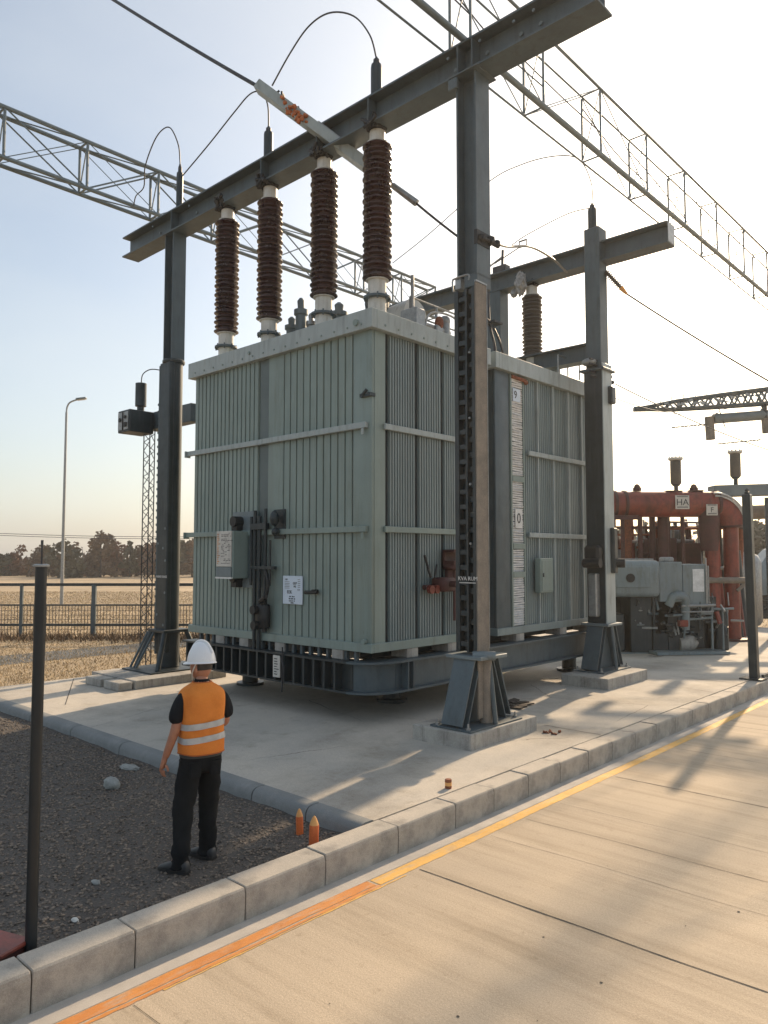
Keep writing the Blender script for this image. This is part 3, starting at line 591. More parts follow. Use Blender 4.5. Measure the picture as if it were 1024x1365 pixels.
t2 = thing('transformer', 'rear grey transformer tank with silver louvre strip and small cabinet, behind the near gantry column', 'transformer', (-9.8, 13, .95))
YA, YB = 11.05, 14.9
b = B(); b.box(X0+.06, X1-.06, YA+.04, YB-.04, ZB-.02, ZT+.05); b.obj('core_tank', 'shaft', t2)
b = B(); b.box(X1-.058, X1, YA, 11.5, ZB, ZT, .015, 2); b.box(X0, X1-.06, YA, YA+.05, ZB, ZT); b.obj('corner_panel', 'steel', t2, 40)
for a0, a1 in ((12.06, 12.42), (12.5, 13.0), (13.06, 13.6), (13.66, 14.15), (14.21, 14.86)):
    b = B(); ribs(b, 1, X1-.05, a0, a1, .07, .008, .03, ZB, ZT, 1); b.obj('pleated_panel', 'tank_shaded', t2)
for a in (12.46, 13.03, 13.63, 14.18):
    b = B(); b.box(X1-.05, X1+.03, a-.022, a+.022, ZB, ZT, .006); b.obj('stiffening_post', 'fascia', t2)
b = B(); b.box(X1-.05, X1+.02, 11.52, 11.56, ZB, ZT); b.box(X1-.05, X1+.02, 11.94, 11.98, ZB, ZT); b.obj('louvre_frame', 'tank', t2)
b = B()
z = 1.2
while z < 5.72:
    b.obox((X1-.01+R.uniform(-.006, .006), 11.75, z), (.028, .36, .03), (R.uniform(-.03, .03), R.uniform(.1, .7), 0)); z += .042
lv = b.obj('louvre_strip', 'silver', t2)
b = B()
for z in (2.1, 2.62, 3.85): b.box(X1-.02, X1+.026, 11.57, 11.93, z-.05, z+.05)
split(b.obj('louvre_band', 'tank', lv))
b = B(); b.box(X1+.016, X1+.024, 11.64, 11.86, 2.95, 3.3); tagp = b.obj('tag_plate', 'letter', lv); text('lettering', '0', .26, (X1+.026, 11.75, 3.12), (PI/2, 0, PI/2), 'ink', tagp)
b = B(); b.box(X1+.016, X1+.024, 11.6, 11.84, 5.28, 5.52); tagp = b.obj('tag_plate', 'sign', lv); text('lettering', '9', .2, (X1+.026, 11.68, 5.4), (PI/2, 0, PI/2), 'ink', tagp)
b = B(); b.bar((X1+.02, 11.55, 5.73), (X1+.05, 11.98, 5.71), .035); b.sphere((X1+.05, 12.0, 5.68), .05, 1); b.obj('seal_strip', 'rust', t2)
b = B(); ribs(b, 0, YB-.04, X0+.1, X1-.1, .16, .012, .03, ZB, ZT, 1); ribs(b, 1, X0+.05, YA+.1, YB-.1, .12, .01, .04, ZB, ZT, -1); b.obj('ribbed_panel', 'tank', t2)
b = B(); ledge(b, X0, X1, YA, YB, ZB-.06, ZB+.07, .04); b.obj('bottom_ledge', 'tank_shaded', t2)
for z in (4.36, 2.83):
    b = B(); b.box(X1+.032, X1+.075, 12.05, YB+.02, z-.045, z+.045, .006); b.obj('stiffening_rail', 'fascia', t2)
b = B(); ledge(b, X0, X1, YA, YB, ZT-.02, ZT+.27, .09); b.obj('top_fascia', 'fascia', t2)
b = B(); b.box(X0+.02, X1-.02, YA+.02, YB-.02, ZT+.2, ZT+.25); b.obj('roof', 'tank', t2)
b = B(); b.box(X1+.03, X1+.16, 12.26, 12.72, 1.75, 2.4, .015); cb = b.obj('small_cabinet', 'tank', t2)
b = B(); b.box(X1+.16, X1+.172, 12.3, 12.68, 1.79, 2.36, .004); cd = b.obj('cabinet_door', 'tank', cb)
b = B(); b.box(X1+.172, X1+.19, 12.32, 12.34, 2.05, 2.12); b.obj('latch', 'dark', cb)
b = B(); b.lathe((-9.0, 13.2, 6.05), [(.3, 0), (.3, .1), (.1, .12), (.1, .5), (.05, .55)], 16); b.obj('pipe_stub', 'galv', t2, 40)
b = B(); b.box(-8.9, -8.3, 12.5, 12.9, 6.05, 6.35, .03); b.obj('pipe_box', 'galv', t2, 40); b = B(); b.bar((-8.2, 14.4, 6.05), (-8.2, 14.4, 6.6), .1); b.obj('pipe_stub', 'galv', t2, 40); b = B()
for yy in (13.7, 14.1, 14.6): b.bar((-7.75, yy, 6.05), (-7.75, yy, 6.6), .016)
b.bar((-7.75, 13.7, 6.6), (-7.75, 14.6, 6.6), .016); b.obj('pipe_fitting', 'galv', t2, 40)
b = B(); b.tube(catmull([(-8.75, 12.75, 6.1), (-8.7, 12.8, 6.7), (-8.8, 12.75, 7.3), (-9.0, 13.0, 8.4)]), .03); b.tube(catmull([(-8.7, 12.85, 6.1), (-8.6, 12.95, 6.6), (-8.7, 12.7, 7.2), (-8.9, 12.4, 7.5)]), .025); b.box(-8.9, -8.6, 12.65, 12.95, 7.25, 7.29); b.obj('flexible_cable', 'wire', t2, 60)

# base frame
bf = thing('base_frame', 'dark blue grey steel base frame carrying both tanks clear of the pad', 'base frame', (-9.8, 11.4, .1))
zb0, zb1 = .44, .9
b = B()
b.ibeam((X1+.02, YF+.5, .67), (X1+.02, 15.1, .67), .46, .3, .03, .02); b.obj('side_beam', 'steel', bf)
b = B(); b.ibeam((X0+.1, YF+.5, .67), (X0+.1, 15.1, .67), .46, .3, .03, .02); b.obj('side_beam', 'steel', bf)
b = B(); b.ibeam((X0-.02, YF-.02, .67), (X1-.35, YF-.02, .67), .46, .3, .03, .02); b.obj('front_beam', 'dark', bf)
# rounded corner
b = B()
arc = [(X1-.36+.0, YF-.02)]+[(X1-.36+.38*math.sin(a), YF+.5-.52*math.cos(a)) for a in [i*PI/2/10 for i in range(11)]]
for (z0, z1, o) in ((.44, .47, .15), (.87, .9, .15)):
    outer = [(X1-.36+(.38+o)*math.sin(a), YF+.5-(.52+o)*math.cos(a), z) for a in [i*PI/2/12 for i in range(13)] for z in (z0,)]
    t = b.bm; lo = [t.verts.new(p) for p in outer]+[t.verts.new((X1-.2, YF+.5, z0)), t.verts.new((X1-.36, YF+.3, z0))]; hi = [t.verts.new((v.co.x, v.co.y, z1)) for v in lo]; n = len(lo)
    t.faces.new(lo[::-1]); t.faces.new(hi)
    for i in range(n): t.faces.new((lo[i], lo[(i+1) % n], hi[(i+1) % n], hi[i]))
web = [(X1-.36+.38*math.sin(a), YF+.5-.52*math.cos(a)) for a in [i*PI/2/12 for i in range(13)]]
for (a, c), (d, e) in zip(web, web[1:]): b.poly([(a, c, .47), (d, e, .47), (d, e, .87), (a, c, .87)])
b.obj('corner_beam', 'steel', bf, 50)
for yy in (8.5, 8.62): 
    b = B(); b.box(X1+.031, X1+.165, yy-.01, yy+.01, .47, .87); b.obj('stiffener', 'steel', bf)
x = X0+.12
while x < X1-.5:
    b = B(); b.box(x-.02, x+.02, YF-.165, YF-.03, .47, .87); b.obj('stiffener', 'dark', bf); x += .23
x = X0+.3
b = B()
while x < X1-.3: b.box(x-.025, x+.025, YF-.0, YF+.06, .9, 1.04); x += .2
split(b.obj('spacer_fin', 'steel', bf))
b = B(); b.box(X0+.3, X1-.33, YF+.36, 14.7, .902, 1.035); b.obj('dark_void_fill', 'shaft', bf)  # dark filler added so no daylight shows through under the tanks
for yy in (10.5, 12.8): 
    b = B(); b.ibeam((X0+.25, yy, .67), (X1-.13, yy, .67), .4, .3, .03, .02); b.obj('cross_beam', 'dark', bf)
for x, y in ((-11.7, 8.9), (-8.6, 9.5), (-11.7, 14.5), (-8.1, 14.6), (-9.9, 12)):
    b = B(); b.lathe((x, y, 0), [(.26, 0), (.26, .05), (.15, .06), (.15, .4), (.22, .41), (.22, .44)], 16); b.obj('foot', 'dark', bf, 40)
b = B(); b.box(-9.5, -9.33, YF-.2, YF-.185, .52, .86); b.obj('tag_plate', 'sign_old', bf); 
b = B()
for k in range(7): b.box(-9.47, -9.47+R.uniform(.06, .12), YF-.2025, YF-.201, .56+.04*k, .575+.04*k)
b.obj('printed_lines', 'ink', bf)
b = B(); b.bar((-9.28, YF-.19, .3), (-9.28, YF-.19, 1.0), .012); b.tube(catmull([(-9.33, YF-.19, .86), (-9.24, YF-.2, .7), (-9.24, YF-.19, .5)]), .012); b.obj('tie_wire', 'wire', bf)
k = 0
for x, lab in ((-11.2, 'leftmost pale spacer block under the ribbed front of the tank'), (-10.5, 'pale spacer block below the control cabinet conduits'), (-9.55, 'pale spacer block above the small tag plate on the base frame'), (-8.2, 'pale spacer block left of the front tank corner')):
    b = B(); b.box(x-.12, x+.12, YF-.03, YF+.35, .902, 1.04, .006); tag(b.obj('spacer_block', 'footing'), lab, 'block', 'spacer blocks under the tanks')
for y, lab in ((8.75, 'pale spacer block under the right side, nearest the tank corner'), (9.75, 'pale spacer block under the right side, left of the near column'), (11.75, 'pale spacer block below the silver louvre strip'), (13.3, 'wide pale spacer block under the middle of the rear tank'), (14.4, 'pale spacer block under the rear tank next to the rear column')):
    b = B(); b.box(X1-.3, X1+.03, y-.13, y+.13, .902, 1.04, .006); tag(b.obj('spacer_block', 'footing'), lab, 'block', 'spacer blocks under the tanks')

# ------------------------------------------------------------------ bushings
def shed_profile(h, ro, ri, n):
    p = [(ri, 0)]; s = h/n
    for i in range(n):
        z = i*s; o = ro*(1 if i % 2 == 0 else .93)
        p += [(ri, z+.08*s), (ri+(o-ri)*.55, z+.2*s), (o, z+.3*s), (o, z+.42*s), (ri+(o-ri)*.4, z+.66*s), (ri, z+.9*s)]
    return p+[(ri, h)]
def bushing(x, y, z0, zp0, zp1, ztop, label, m='porcelain', ro=.235, ri=.155, n=25, grp='brown bushings under the long beam'):
    t = thing('bushing', label, 'bushing', (x, y, z0), 0, grp)
    b = B(); b.lathe((x, y, z0), [(.2, 0), (.2, .05), (.145, .06), (.145, zp0-z0-.02), (.18, zp0-z0-.015), (.18, zp0-z0)], 24); base = b.obj('base_cylinder', 'white', t, 40)
    b = B(); zc = z0+(zp0-z0)*.55; b.lathe((x, y, zc), [(.15, 0), (.215, .005), (.215, .04), (.15, .045)], 24)
    for k in range(8): b.bar((x+.19*math.cos(k*PI/4), y+.19*math.sin(k*PI/4), zc-.03), (x+.19*math.cos(k*PI/4), y+.19*math.sin(k*PI/4), zc+.07), .014, 6)
    b.obj('flange', 'steel', t, 40)
    b = B(); b.lathe((x, y, zp0), shed_profile(zp1-zp0, ro, ri, n), 30); b.obj('porcelain', m, t, 50)
    b = B(); b.lathe((x, y, zp1), [(.17, 0), (.17, .02), (.125, .03), (.125, ztop-zp1-.06), (.1, ztop-zp1-.04)], 24); b.obj('end_cap', 'white', t, 40)
    b = B(); h = ztop-zp1
    b.box(x-.13, x+.13, y-.1, y+.1, zp1+h-.04, zp1+h+.05, .015)
    for k in range(7): b.bar((x+R.uniform(-.16, .16), y+R.uniform(-.16, .16), zp1+h-.06), (x+R.uniform(-.14, .14), y+R.uniform(-.15, .15), zp1+h+.1), .028, 6)
    if ro > .23:
        for k in range(9): b.bar((x+R.uniform(-.15, .15), y-R.uniform(.1, .26), zp1+h-.05), (x+R.uniform(-.16, .16), y-R.uniform(.16, .27), zp1+h+R.uniform(.03, .16)), R.uniform(.02, .04), 6)
    b.obj('terminal_clamp', 'black', t)
    return t
bushing(-11.87, 8.37, 6.05, 6.71, 8.92, 9.19, 'leftmost tall brown ribbed bushing, next to the left gantry column')
bushing(-10.56, 8.37, 6.05, 6.68, 8.9, 9.19, 'tall brown ribbed bushing, second from the left gantry column')
bushing(-9.11, 8.37, 6.05, 6.76, 8.92, 9.19, 'tall brown ribbed bushing directly beneath the pale rope tensioner')
bushing(-7.88, 8.37, 6.05, 6.74, 8.93, 9.19, 'tall brown ribbed bushing at the front tank corner, nearest the right column')
bushing(-8.6, 14.1, 6.3, 6.78, 8.15, 8.41, 'single grey brown bushing on the rear tank under the rear gantry beam', 'porc_grey', .225, .16, 17, 'rear bushing')

# dark pins on the beams and the jumper wires between them
def pin(x, y, z0, z1, r, label):
    t = thing('cable_termination', label, 'cable termination', (x, y, z0), 0, 'dark cable terminations on the beams')
    b = B(); b.lathe((x, y, z0), [(r*1.5, 0), (r*1.5, .03), (r, .04), (r, (z1-z0)*.76), (r*.92, (z1-z0)*.82)], 18); b.obj('body', 'dark', t, 40)
    b = B(); b.lathe((x, y, z0+(z1-z0)*.82), [(r*.6, 0), (r*.55, (z1-z0)*.12), (.025, (z1-z0)*.15), (.02, (z1-z0)*.18)], 14); b.obj('tip', 'wire', t, 40)
pin(-7.9, 8.37, 9.65, 10.38, .09, 'dark cable termination on the beam above the corner bushing')
pin(-10.63, 8.37, 9.65, 10.34, .085, 'dark cable termination on the middle of the long beam')
pin(-13.6, 8.37, 9.65, 10.7, .07, 'tall thin cable termination at the left end of the long beam')
pin(-7.12, 14.07, 9.12, 9.75, .09, 'cable termination on top of the rear gantry right column')
def wire(name, pts, r, label, grp='jumper wires', m='wire', cat='wire'):
    b = B(); b.tube(pts, r*1.15, 6); return tag(b.obj(name, m, smooth=80), label, cat, grp)
wire('jumper_wire', catmull([(-7.9, 8.37, 10.36), (-7.98, 8.3, 10.75), (-8.25, 8.2, 11.15), (-8.7, 8.1, 11.38), (-9.1, 8.0, 11.3), (-9.4, 7.85, 10.9), (-9.72, 7.72, 10.4)]), .012, 'high looping wire from the corner termination down to the pale rope tensioner')
wire('jumper_wire', catmull([(-10.63, 8.37, 10.32), (-10.66, 8.37, 10.75), (-10.85, 8.37, 11.08), (-11.2, 8.37, 11.2), (-11.7, 8.37, 11.05), (-12.5, 8.37, 10.75), (-13.4, 8.37, 10.45), (-13.58, 8.37, 10.4)]), .012, 'looping wire between the middle and left terminations')
wire('jumper_wire', catmull([(-13.6, 8.37, 10.7), (-13.68, 8.37, 11.15), (-14.0, 8.37, 11.65), (-14.35, 8.37, 11.75), (-14.7, 8.37, 11.6), (-15.1, 8.4, 11.2), (-15.5, 8.6, 10.95), (-16.4, 8.9, 11.15), (-17.05, 9.2, 11.24)]), .012, 'short looping wire from the left termination to the left lattice boom')
wire('jumper_wire', catmull([(-7.12, 14.07, 9.75), (-7.13, 14.07, 10.2), (-7.4, 14.07, 10.8), (-7.96, 14.07, 11.08), (-8.8, 14.07, 11.2), (-9.73, 14.07, 11.1), (-11.5, 14.07, 10.4), (-12.7, 14.07, 10.0)]), .01, 'thin looping wire from the rear termination behind the near column')
wire('jumper_wire', catmull([(-7.12, 14.07, 9.66), (-7.6, 13.9, 9.62), (-8.5, 13.8, 9.42), (-8.9, 13.8, 9.3)]), .009, 'thin straight wire from the rear termination to the curved cable')
wire('jumper_cable', catmull([(-5.83, 8.62, 6.83), (-6.2, 9.5, 7.15), (-6.7, 11.0, 7.75), (-7.2, 12.6, 8.15), (-7.6, 13.85, 8.35)]), .02, 'thick curved cable from the near column to the rear beam', cat='cable')
b = B(); b.bar((-5.84, 8.3, 6.8), (-5.84, 8.7, 6.8), .03); b.sphere((-5.84, 8.3, 6.8), .07, 1); b.sphere((-5.84, 8.5, 6.82), .08, 1); b.sphere((-5.84, 8.66, 6.83), .06, 1); b.box(-5.9, -5.85, 8.2, 8.5, 6.7, 6.9); tag(b.obj('cable_clamp', 'black'), 'black cable clamp bolted to the upper near column', 'clamp')
# strain arm and its ropes
P0, P1, P2 = Vector((-12.9, 6.35, 13.3)), Vector((-9.93, 7.6, 10.42)), Vector((-7.72, 9.02, 8.22))
sa = thing('rope_tensioner', 'pale grey channel with rusty orange clamp, slung on the diagonal rope', 'tensioner', P1)
da = (P2-P1).normalized(); A0, A1_ = P1, P1.lerp(P2, .72)
b = B(); b.poly_bar(A0, A1_, [(-.12, -.08), (.12, -.08), (.12, .08), (.1, .08), (.1, -.06), (-.1, -.06), (-.1, .08), (-.12, .08)]); b.obj('channel', 'fascia', sa)
b = B(); b.poly_bar(P1.lerp(P2, .4)+Vector((0, 0, .12)), P1.lerp(P2, .72)+Vector((0, 0, .1)), [(-.13, -.02), (.05, -.02), (.05, .03), (-.13, .03)]); b.obj('top_plate', 'galv', sa)
b = B()
for k in range(20):
    c = P1.lerp(P2, R.uniform(.2, .36))+Vector((R.uniform(-.05, .06), R.uniform(-.2, -.1), R.uniform(-.06, .14))); b.obox(c, (R.uniform(.04, .1), .06, R.uniform(.04, .08)), (R.uniform(0, 3), R.uniform(0, 3), 0), .01)
b.obj('clamp', 'rust_orange', sa)
b = B()
for k in range(7):
    c = P1.lerp(P2, R.uniform(.1, .4))+Vector((R.uniform(-.08, .08), R.uniform(-.08, .05), R.uniform(.02, .14))); b.bar(c, c+Vector((R.uniform(-.1, .1), R.uniform(-.1, .1), R.uniform(.02, .12))), .02, 6)
b.obj('bolt', 'dark', sa)
b = B(); b.bar(P1.lerp(P2, .88), P1.lerp(P2, 1.03), .05, 10, .06); b.obj('end_socket', 'galv', sa)
b = B(); b.bar(P1.lerp(P2, .7), P1.lerp(P2, .9), .035, 10); b.obj('link_rod', 'galv', sa)
wire('tension_rope', sag(P1+da*.05, (-21.2, 6.3, 20.1), .16), .03, 'thick dark rope running up left from the pale tensioner', 'strain ropes', cat='rope')
wire('tension_rope', sag(P2, (-6.9, 9.6, 7.35), .02), .018, 'thin rope from the pale tensioner down behind the near column', 'strain ropes', cat='rope')

# ------------------------------------------------------------------ lattice booms
def truss(name, label, x0, x1, y0, y1, z0, z1, bay, m, rc=.05, rb=.022, diag=True):
    t = thing(name, label, 'lattice boom', ((x0+x1)/2, y0, z0))
    for x in (x0, x1):
        for z in (z0, z1):
            q_ = rc if diag else {(0, 0): .017, (0, 1): .017, (1, 0): .05, (1, 1): .026}[(int(x == x1), int(z == z1))]
            b = B(); b.bar((x, y0, z), (x, y1, z), q_, 10); b.obj('chord', m, t, 60)
    n = round((y1-y0)/bay); q = 0
    for i in range(n+1):
        y = y0+(y1-y0)*i/n
        for x in (x0, x1):
            b = B(); b.bar((x, y, z0+rc), (x, y, z1-rc), rb*1.3, 8); b.obj('post', m, t)
        b = B(); b.bar((x0, y, z0), (x1, y, z0), rb, 6); b.bar((x0, y, z1), (x1, y, z1), rb, 6); b.bar((x0, y, z0), (x1, y, z1), rb*.6, 6); b.obj('tie_frame', m, t)
        if i < n:
            y2 = y0+(y1-y0)*(i+1)/n; up = i % 2
            for x in (x0, x1):
                b = B(); b.bar((x, y, z0 if up else z1), (x, y2, z1 if up else z0), rb*.8 if diag else .009, 6); b.obj('diagonal', m, t)
                if diag: b = B(); b.bar((x, y, z1 if up else z0), (x, y2, z0 if up else z1), .011, 6); b.obj('diagonal', m, t)
            if diag:
                for z in (z0, z1): b = B(); b.bar((x0, y, z), (x1, y2, z), rb*.7, 6); b.obj('lacing', m, t)
            elif i < 6: b = B(); b.tube(catmull([(x0, y, z1-.3*R.random()), ((x0+x1)/2, (y+y2)/2, z1-.4-.4*R.random()), (x1, y2, z0+.5*R.random())], 5), .011, 5); b.obj('stay_wire', 'wire', t)
    return t
truss('lattice_boom', 'long lattice boom resting on the near gantry beam and running off to the upper right', -6.45, -6.08, 4.4, 36.4, 9.72, 10.98, 2.0, 'steel_lt', .05, .017, False)
truss('lattice_boom', 'long lattice boom crossing the sky on the left behind the bushings', -17.5, -17.09, 2.3, 21.3, 11.24, 12.39, 1.9, 'steel_lt', .05, .026)

# ------------------------------------------------------------------ instrument mast at the left
im = thing('instrument_mast', 'slim lattice mast with a boxed instrument and dark canister beside the left column', 'mast', (-15.5, 8.8, 0))
for dx, dy in ((-.13, 0), (.13, 0), (0, .2)):
    b = B(); b.bar((-15.5+dx, 8.8+dy, 0), (-15.5+dx, 8.8+dy, 5.4), .014, 6); b.obj('leg', 'wire', im)
b = B()
z = .05; k = 0
while z < 5.2:
    c = [(-15.63, 8.8), (-15.37, 8.8), (-15.5, 9.0)]
    for i in range(3):
        p, q = c[i], c[(i+1) % 3]
        if k % 2: p, q = q, p
        b.bar((*p, z), (*q, z+.2), .009, 5)
    z += .2; k += 1
b.obj('bracing', 'wire', im)
im.rotation_euler.z = 0
b = B(); b.box(-15.75, -13.95, 8.95, 9.2, 5.35, 5.75, .01); b.obj('bracket_arm', 'steel', im)
b = B(); b.box(-15.9, -15.38, 8.3, 8.9, 5.22, 5.72, .012); ib = b.obj('instrument_box', 'dark', im)
b = B(); b.box(-15.86, -15.42, 8.28, 8.298, 5.27, 5.67); fr = b.obj('front_panel', 'galv', ib)
b = B(); b.box(-15.65, -15.63, 8.262, 8.278, 5.27, 5.67); b.box(-15.57, -15.47, 8.255, 8.278, 5.33, 5.43); b.bar((-15.76, 8.27, 5.5), (-15.76, 8.255, 5.5), .05, 10); b.bar((-15.53, 8.27, 5.55), (-15.53, 8.255, 5.55), .04, 10); b.obj('switch', 'black', ib)
b = B(); b.bar((-15.66, 8.72, 5.72), (-15.66, 8.72, 5.86), .08, 14); b.bar((-15.66, 8.72, 5.87), (-15.66, 8.72, 6.4), .125, 20); b.obj('canister', 'dark', im, 50)
b = B(); b.tube(catmull([(-15.66, 8.72, 6.4), (-15.64, 8.75, 6.62), (-15.45, 8.85, 6.72), (-15.15, 9.0, 6.66)]), .012); b.obj('cable', 'wire', im, 60)
b = B(); b.bar((-15.08, 9.0, .1), (-15.08, 9.0, 6.6), .09, 12); b.obj('pole', 'dark', im, 50)
b = B()
z = .4
while z < 5.9: b.box(-15.19, -15.14, 8.88, 9.0, z, z+.05); z += .16
b.obj('rack_teeth', 'dark', im)
b = B()
for a in range(16):
    p, q = a*PI/8, (a+1)*PI/8
    b.bar((-15.1+.09*math.cos(p), 8.95, 6.55+.12*math.sin(p)), (-15.1+.09*math.cos(q), 8.95, 6.55+.12*math.sin(q)), .018, 6)
b.obj('ring', 'dark', im)
b = B(); b.ibeam((-13.5, 9.9, 5.35), (-12.2, 9.9, 5.35), .35, .3); tag(b.obj('bracket_beam', 'steel'), 'short steel bracket beam between left column and tank side', 'beam')

# ------------------------------------------------------------------ air
hz = bpy.data.materials.new('haze_air'); hz.use_nodes = True; N, L = hz.node_tree.nodes, hz.node_tree.links
N.remove(N['Principled BSDF']); pv = N.new('ShaderNodeVolumePrincipled'); pv.inputs['Color'].default_value = (.95, .95, .95, 1); pv.inputs['Density'].default_value = .0008; pv.inputs['Anisotropy'].default_value = .55
L.new(pv.outputs['Volume'], N['Material Output'].inputs['Volume'])
b = B(); b.box(-705, 705, -705, 705, -1.4, 16); tag(b.obj('haze', hz), kind='stuff')

# ------------------------------------------------------------------ small posts and items
pt = thing('bollard_post', 'round black post on the gravel at the left, rod on its cap', 'post', (-4.96, 2.08, -.13))
b = B(); b.bar((-4.96, 2.08, -.2), (-4.96, 2.08, 2.36), .036, 24); b.obj('shaft', 'post', pt, 50)
b = B(); b.lathe((-4.96, 2.08, 2.355), [(.04, 0), (.052, .004), (.052, .014), (.035, .02)], 24); b.obj('cap', 'galv', pt, 40)
b = B(); b.bar((-4.955, 2.08, 2.375), (-4.955, 2.08, 2.5), .006, 8); b.bar((-4.955, 2.08, 2.5), (-4.955, 2.08, 2.53), .009, 8); b.obj('rod', 'wire', pt, 50)
p2 = thing('fence_post', 'slim dark square post on a foot plate at the right kerb', 'post', (-4.85, 16.0, 0))
b = B(); b.obox((-4.84, 16.05, 1.85), (.16, .16, 3.66), (0, -.012, 0), .01); b.obj('shaft', 'dark', p2)
b = B(); b.box(-5.05, -4.63, 15.85, 16.25, .003, .028, .003); b.obj('foot_plate', 'dark', p2)
b = B(); b.lathe((-4.86, 16.05, 3.68), [(.05, 0), (.05, .05), (.03, .06), (.045, .09), (.02, .12)], 12); b.obj('cap', 'dark', p2)
b = B(); b.box(-4.75, -4.7, 16.26, 20.5, .02, .07); tag(b.obj('floor_rail', 'dark'), 'low dark rail lying on the kerb beyond the slim post', 'rail')
def peg(x, y, h, r, lab, lean):
    t = thing('marker_peg', lab, 'marker peg', (x, y, gz(x, y)), 0, 'orange marker pegs')
    z = gz(x, y)-.02
    b = B(); b.lathe((x, y, z), [(r*.95, 0), (r, .02), (r, h*.72), (r*.96, h*.74)], 18); b.obj('body', 'orange', t, 40)
    b = B(); b.lathe((x, y, z+h*.74), [(r*.95, 0), (r*.8, h*.08), (r*.45, h*.2), (r*.3, h*.24), (.004, h*.27)], 18); b.obj('tip', 'orange_lt', t, 40)
    t.rotation_euler = (lean, -lean, 0)
peg(-5.36, 4.66, .25, .034, 'smaller dark orange pointed peg next to the dark kerb', .02)
peg(-5.06, 4.56, .28, .043, 'taller bright orange pointed peg nearest the kerb corner', -.015)
cn_ = thing('rusty_can', 'small rusty orange can on the sunlit pad edge', 'can', (-4.95, 6.35, 0))
b = B(); b.lathe((-4.95, 6.35, .001), [(.034, 0), (.036, .004), (.036, .09), (.03, .095)], 16); b.obj('body', 'rust', cn_, 40)
b = B(); b.lathe((-4.95, 6.35, .03), [(.0365, 0), (.0365, .035)], 16); b.obj('band', 'orange_lt', cn_, 40)
rb = thing('red_box', 'weathered red lidded box at the lower left corner behind the kerb', 'box', (-5.07, 1.93, -.12), .35)
b = B(); b.box(-.13, .13, -.1, .1, 0, .1, .006); b.obj('body', 'red_dk', rb, None, True)
b = B(); b.box(-.15, .15, -.12, .12, .1, .13, .008); b.obj('lid', 'red', rb, None, True)
b = B(); b.sphere((-7.95, 4.17, -.08), .1, 3, (1.1, .75, .75), .3); tag(b.obj('boulder', 'stone', smooth=60), 'pale rounded boulder on the gravel left of the worker', 'stone')
b = B(); b.sphere((-8.5, 4.68, -.11), .11, 3, (1.3, .8, .25), .4); tag(b.obj('flat_stone', 'stone', smooth=60), 'flat pale stone lying against the dark kerb', 'stone')
for x, y, s, lab in ((-5.25, 2.5, .03, 'small white pebble on the gravel right of the black post foot'), (-5.75, 2.9, .04, 'flat grey pebble on the gravel between black post and worker')):
    b = B(); b.sphere((x, y, gz(x, y)+.008), s, 2, (1.2, .8, .5), .4); tag(b.obj('pebble', 'white' if 'white' in lab else 'stone', smooth=60), lab, 'stone')
b = B()
for k in range(9): b.obox((-5.42+R.uniform(-.09, .09), 9.3+R.uniform(-.1, .1), .012), (.05, .03, .02), (R.random(), R.random(), R.random()*3), .003)
tag(b.obj('litter', 'rust'), 'scrap of orange litter beside the near footing', 'litter')
b = B()
for k in range(6): b.obox((-6.9+R.uniform(-.25, .25), 10.6+R.uniform(-.3, .3), .02), (.3, .12, .02), (R.uniform(-.1, .1), R.uniform(-.1, .1), R.random()*3), .003)
tag(b.obj('timber_scrap', 'bark'), 'brown timber scraps lying under the side of the base frame', 'scrap')

# ------------------------------------------------------------------ fence, lamp, trees on the left
FD, FZ = 26.0, -.33
fn = thing('mesh_fence', 'dark metal fence with wire mesh panels across the field', 'fence', rd(-9, FD, FZ), YAW)
def fl(x): return x
for x in (-8.5, -6.0, -3.5, -1.0, 1.5, 4.0, 6.5):
    b = B(); wd = .07 if abs(x+1.0) < .1 else .05; b.box(x-wd, x+wd, -wd, wd, -.1, 1.8, .01); b.obj('post', 'steel', fn, None, True)
for z, h in ((1.8, .05), (1.1, .025), (.42, .04)):
    b = B(); b.box(-11, 9, -.03, .03, z-h, z+h); b.obj('rail', 'dark', fn, None, True)
b = B(); x = -10.9
while x < 8.9:
    b.bar((x, .034, .05), (x, .034, 1.1), .01, 4, None, False); x += .11
for z in (.1, .25, .6, .75, .9): b.bar((-11, .045, z), (9, .045, z), .006, 4, None, False)
b.obj('wire_mesh', 'dark', fn, None, True)
def tuft_row(n, seed):
    rr = random.Random(seed); vs_, fs = [], []
    for _ in range(n):
        r, d = rr.uniform(-14, -5), FD-.6+rr.gauss(0, .5); p = rd(r, d, FZ); h = rr.uniform(.06, .26); a = rr.uniform(0, 6.3); k = len(vs_)
        vs_ += [(p.x-.03*math.cos(a), p.y-.03*math.sin(a), p.z), (p.x+.03*math.cos(a), p.y+.03*math.sin(a), p.z), (p.x+rr.uniform(-.15, .15), p.y+rr.uniform(-.15, .15), p.z+h)]; fs.append((k, k+1, k+2))
    me = bpy.data.meshes.new('weeds'); me.from_pydata(vs_, [], fs); tag(link('weeds', me, LEAF[0]), 'brown weeds growing along the foot of the fence', 'weeds', kind='stuff')
tuft_row(1500, 5)
lp = thing('street_lamp', 'tall slim street lamp beyond the fence with curved arm', 'street lamp', rd(-18.6, 43.5, FZ), YAW)
b = B(); b.bar((0, 0, 0), (0, 0, 11.2), .1, 12, .065); b.obj('pole', 'galv', lp, 60, True)
b = B(); b.tube(catmull([(0, 0, 11.1), (.03, 0, 11.5), (.2, 0, 11.8), (.65, 0, 11.98)]), .05); b.obj('arm', 'galv', lp, 60, True)
b = B(); b.obox((.85, 0, 12.02), (.6, .28, .12), (0, -.12, 0), .04); b.obj('lamp_head', 'steel_lt', lp, 60, True)
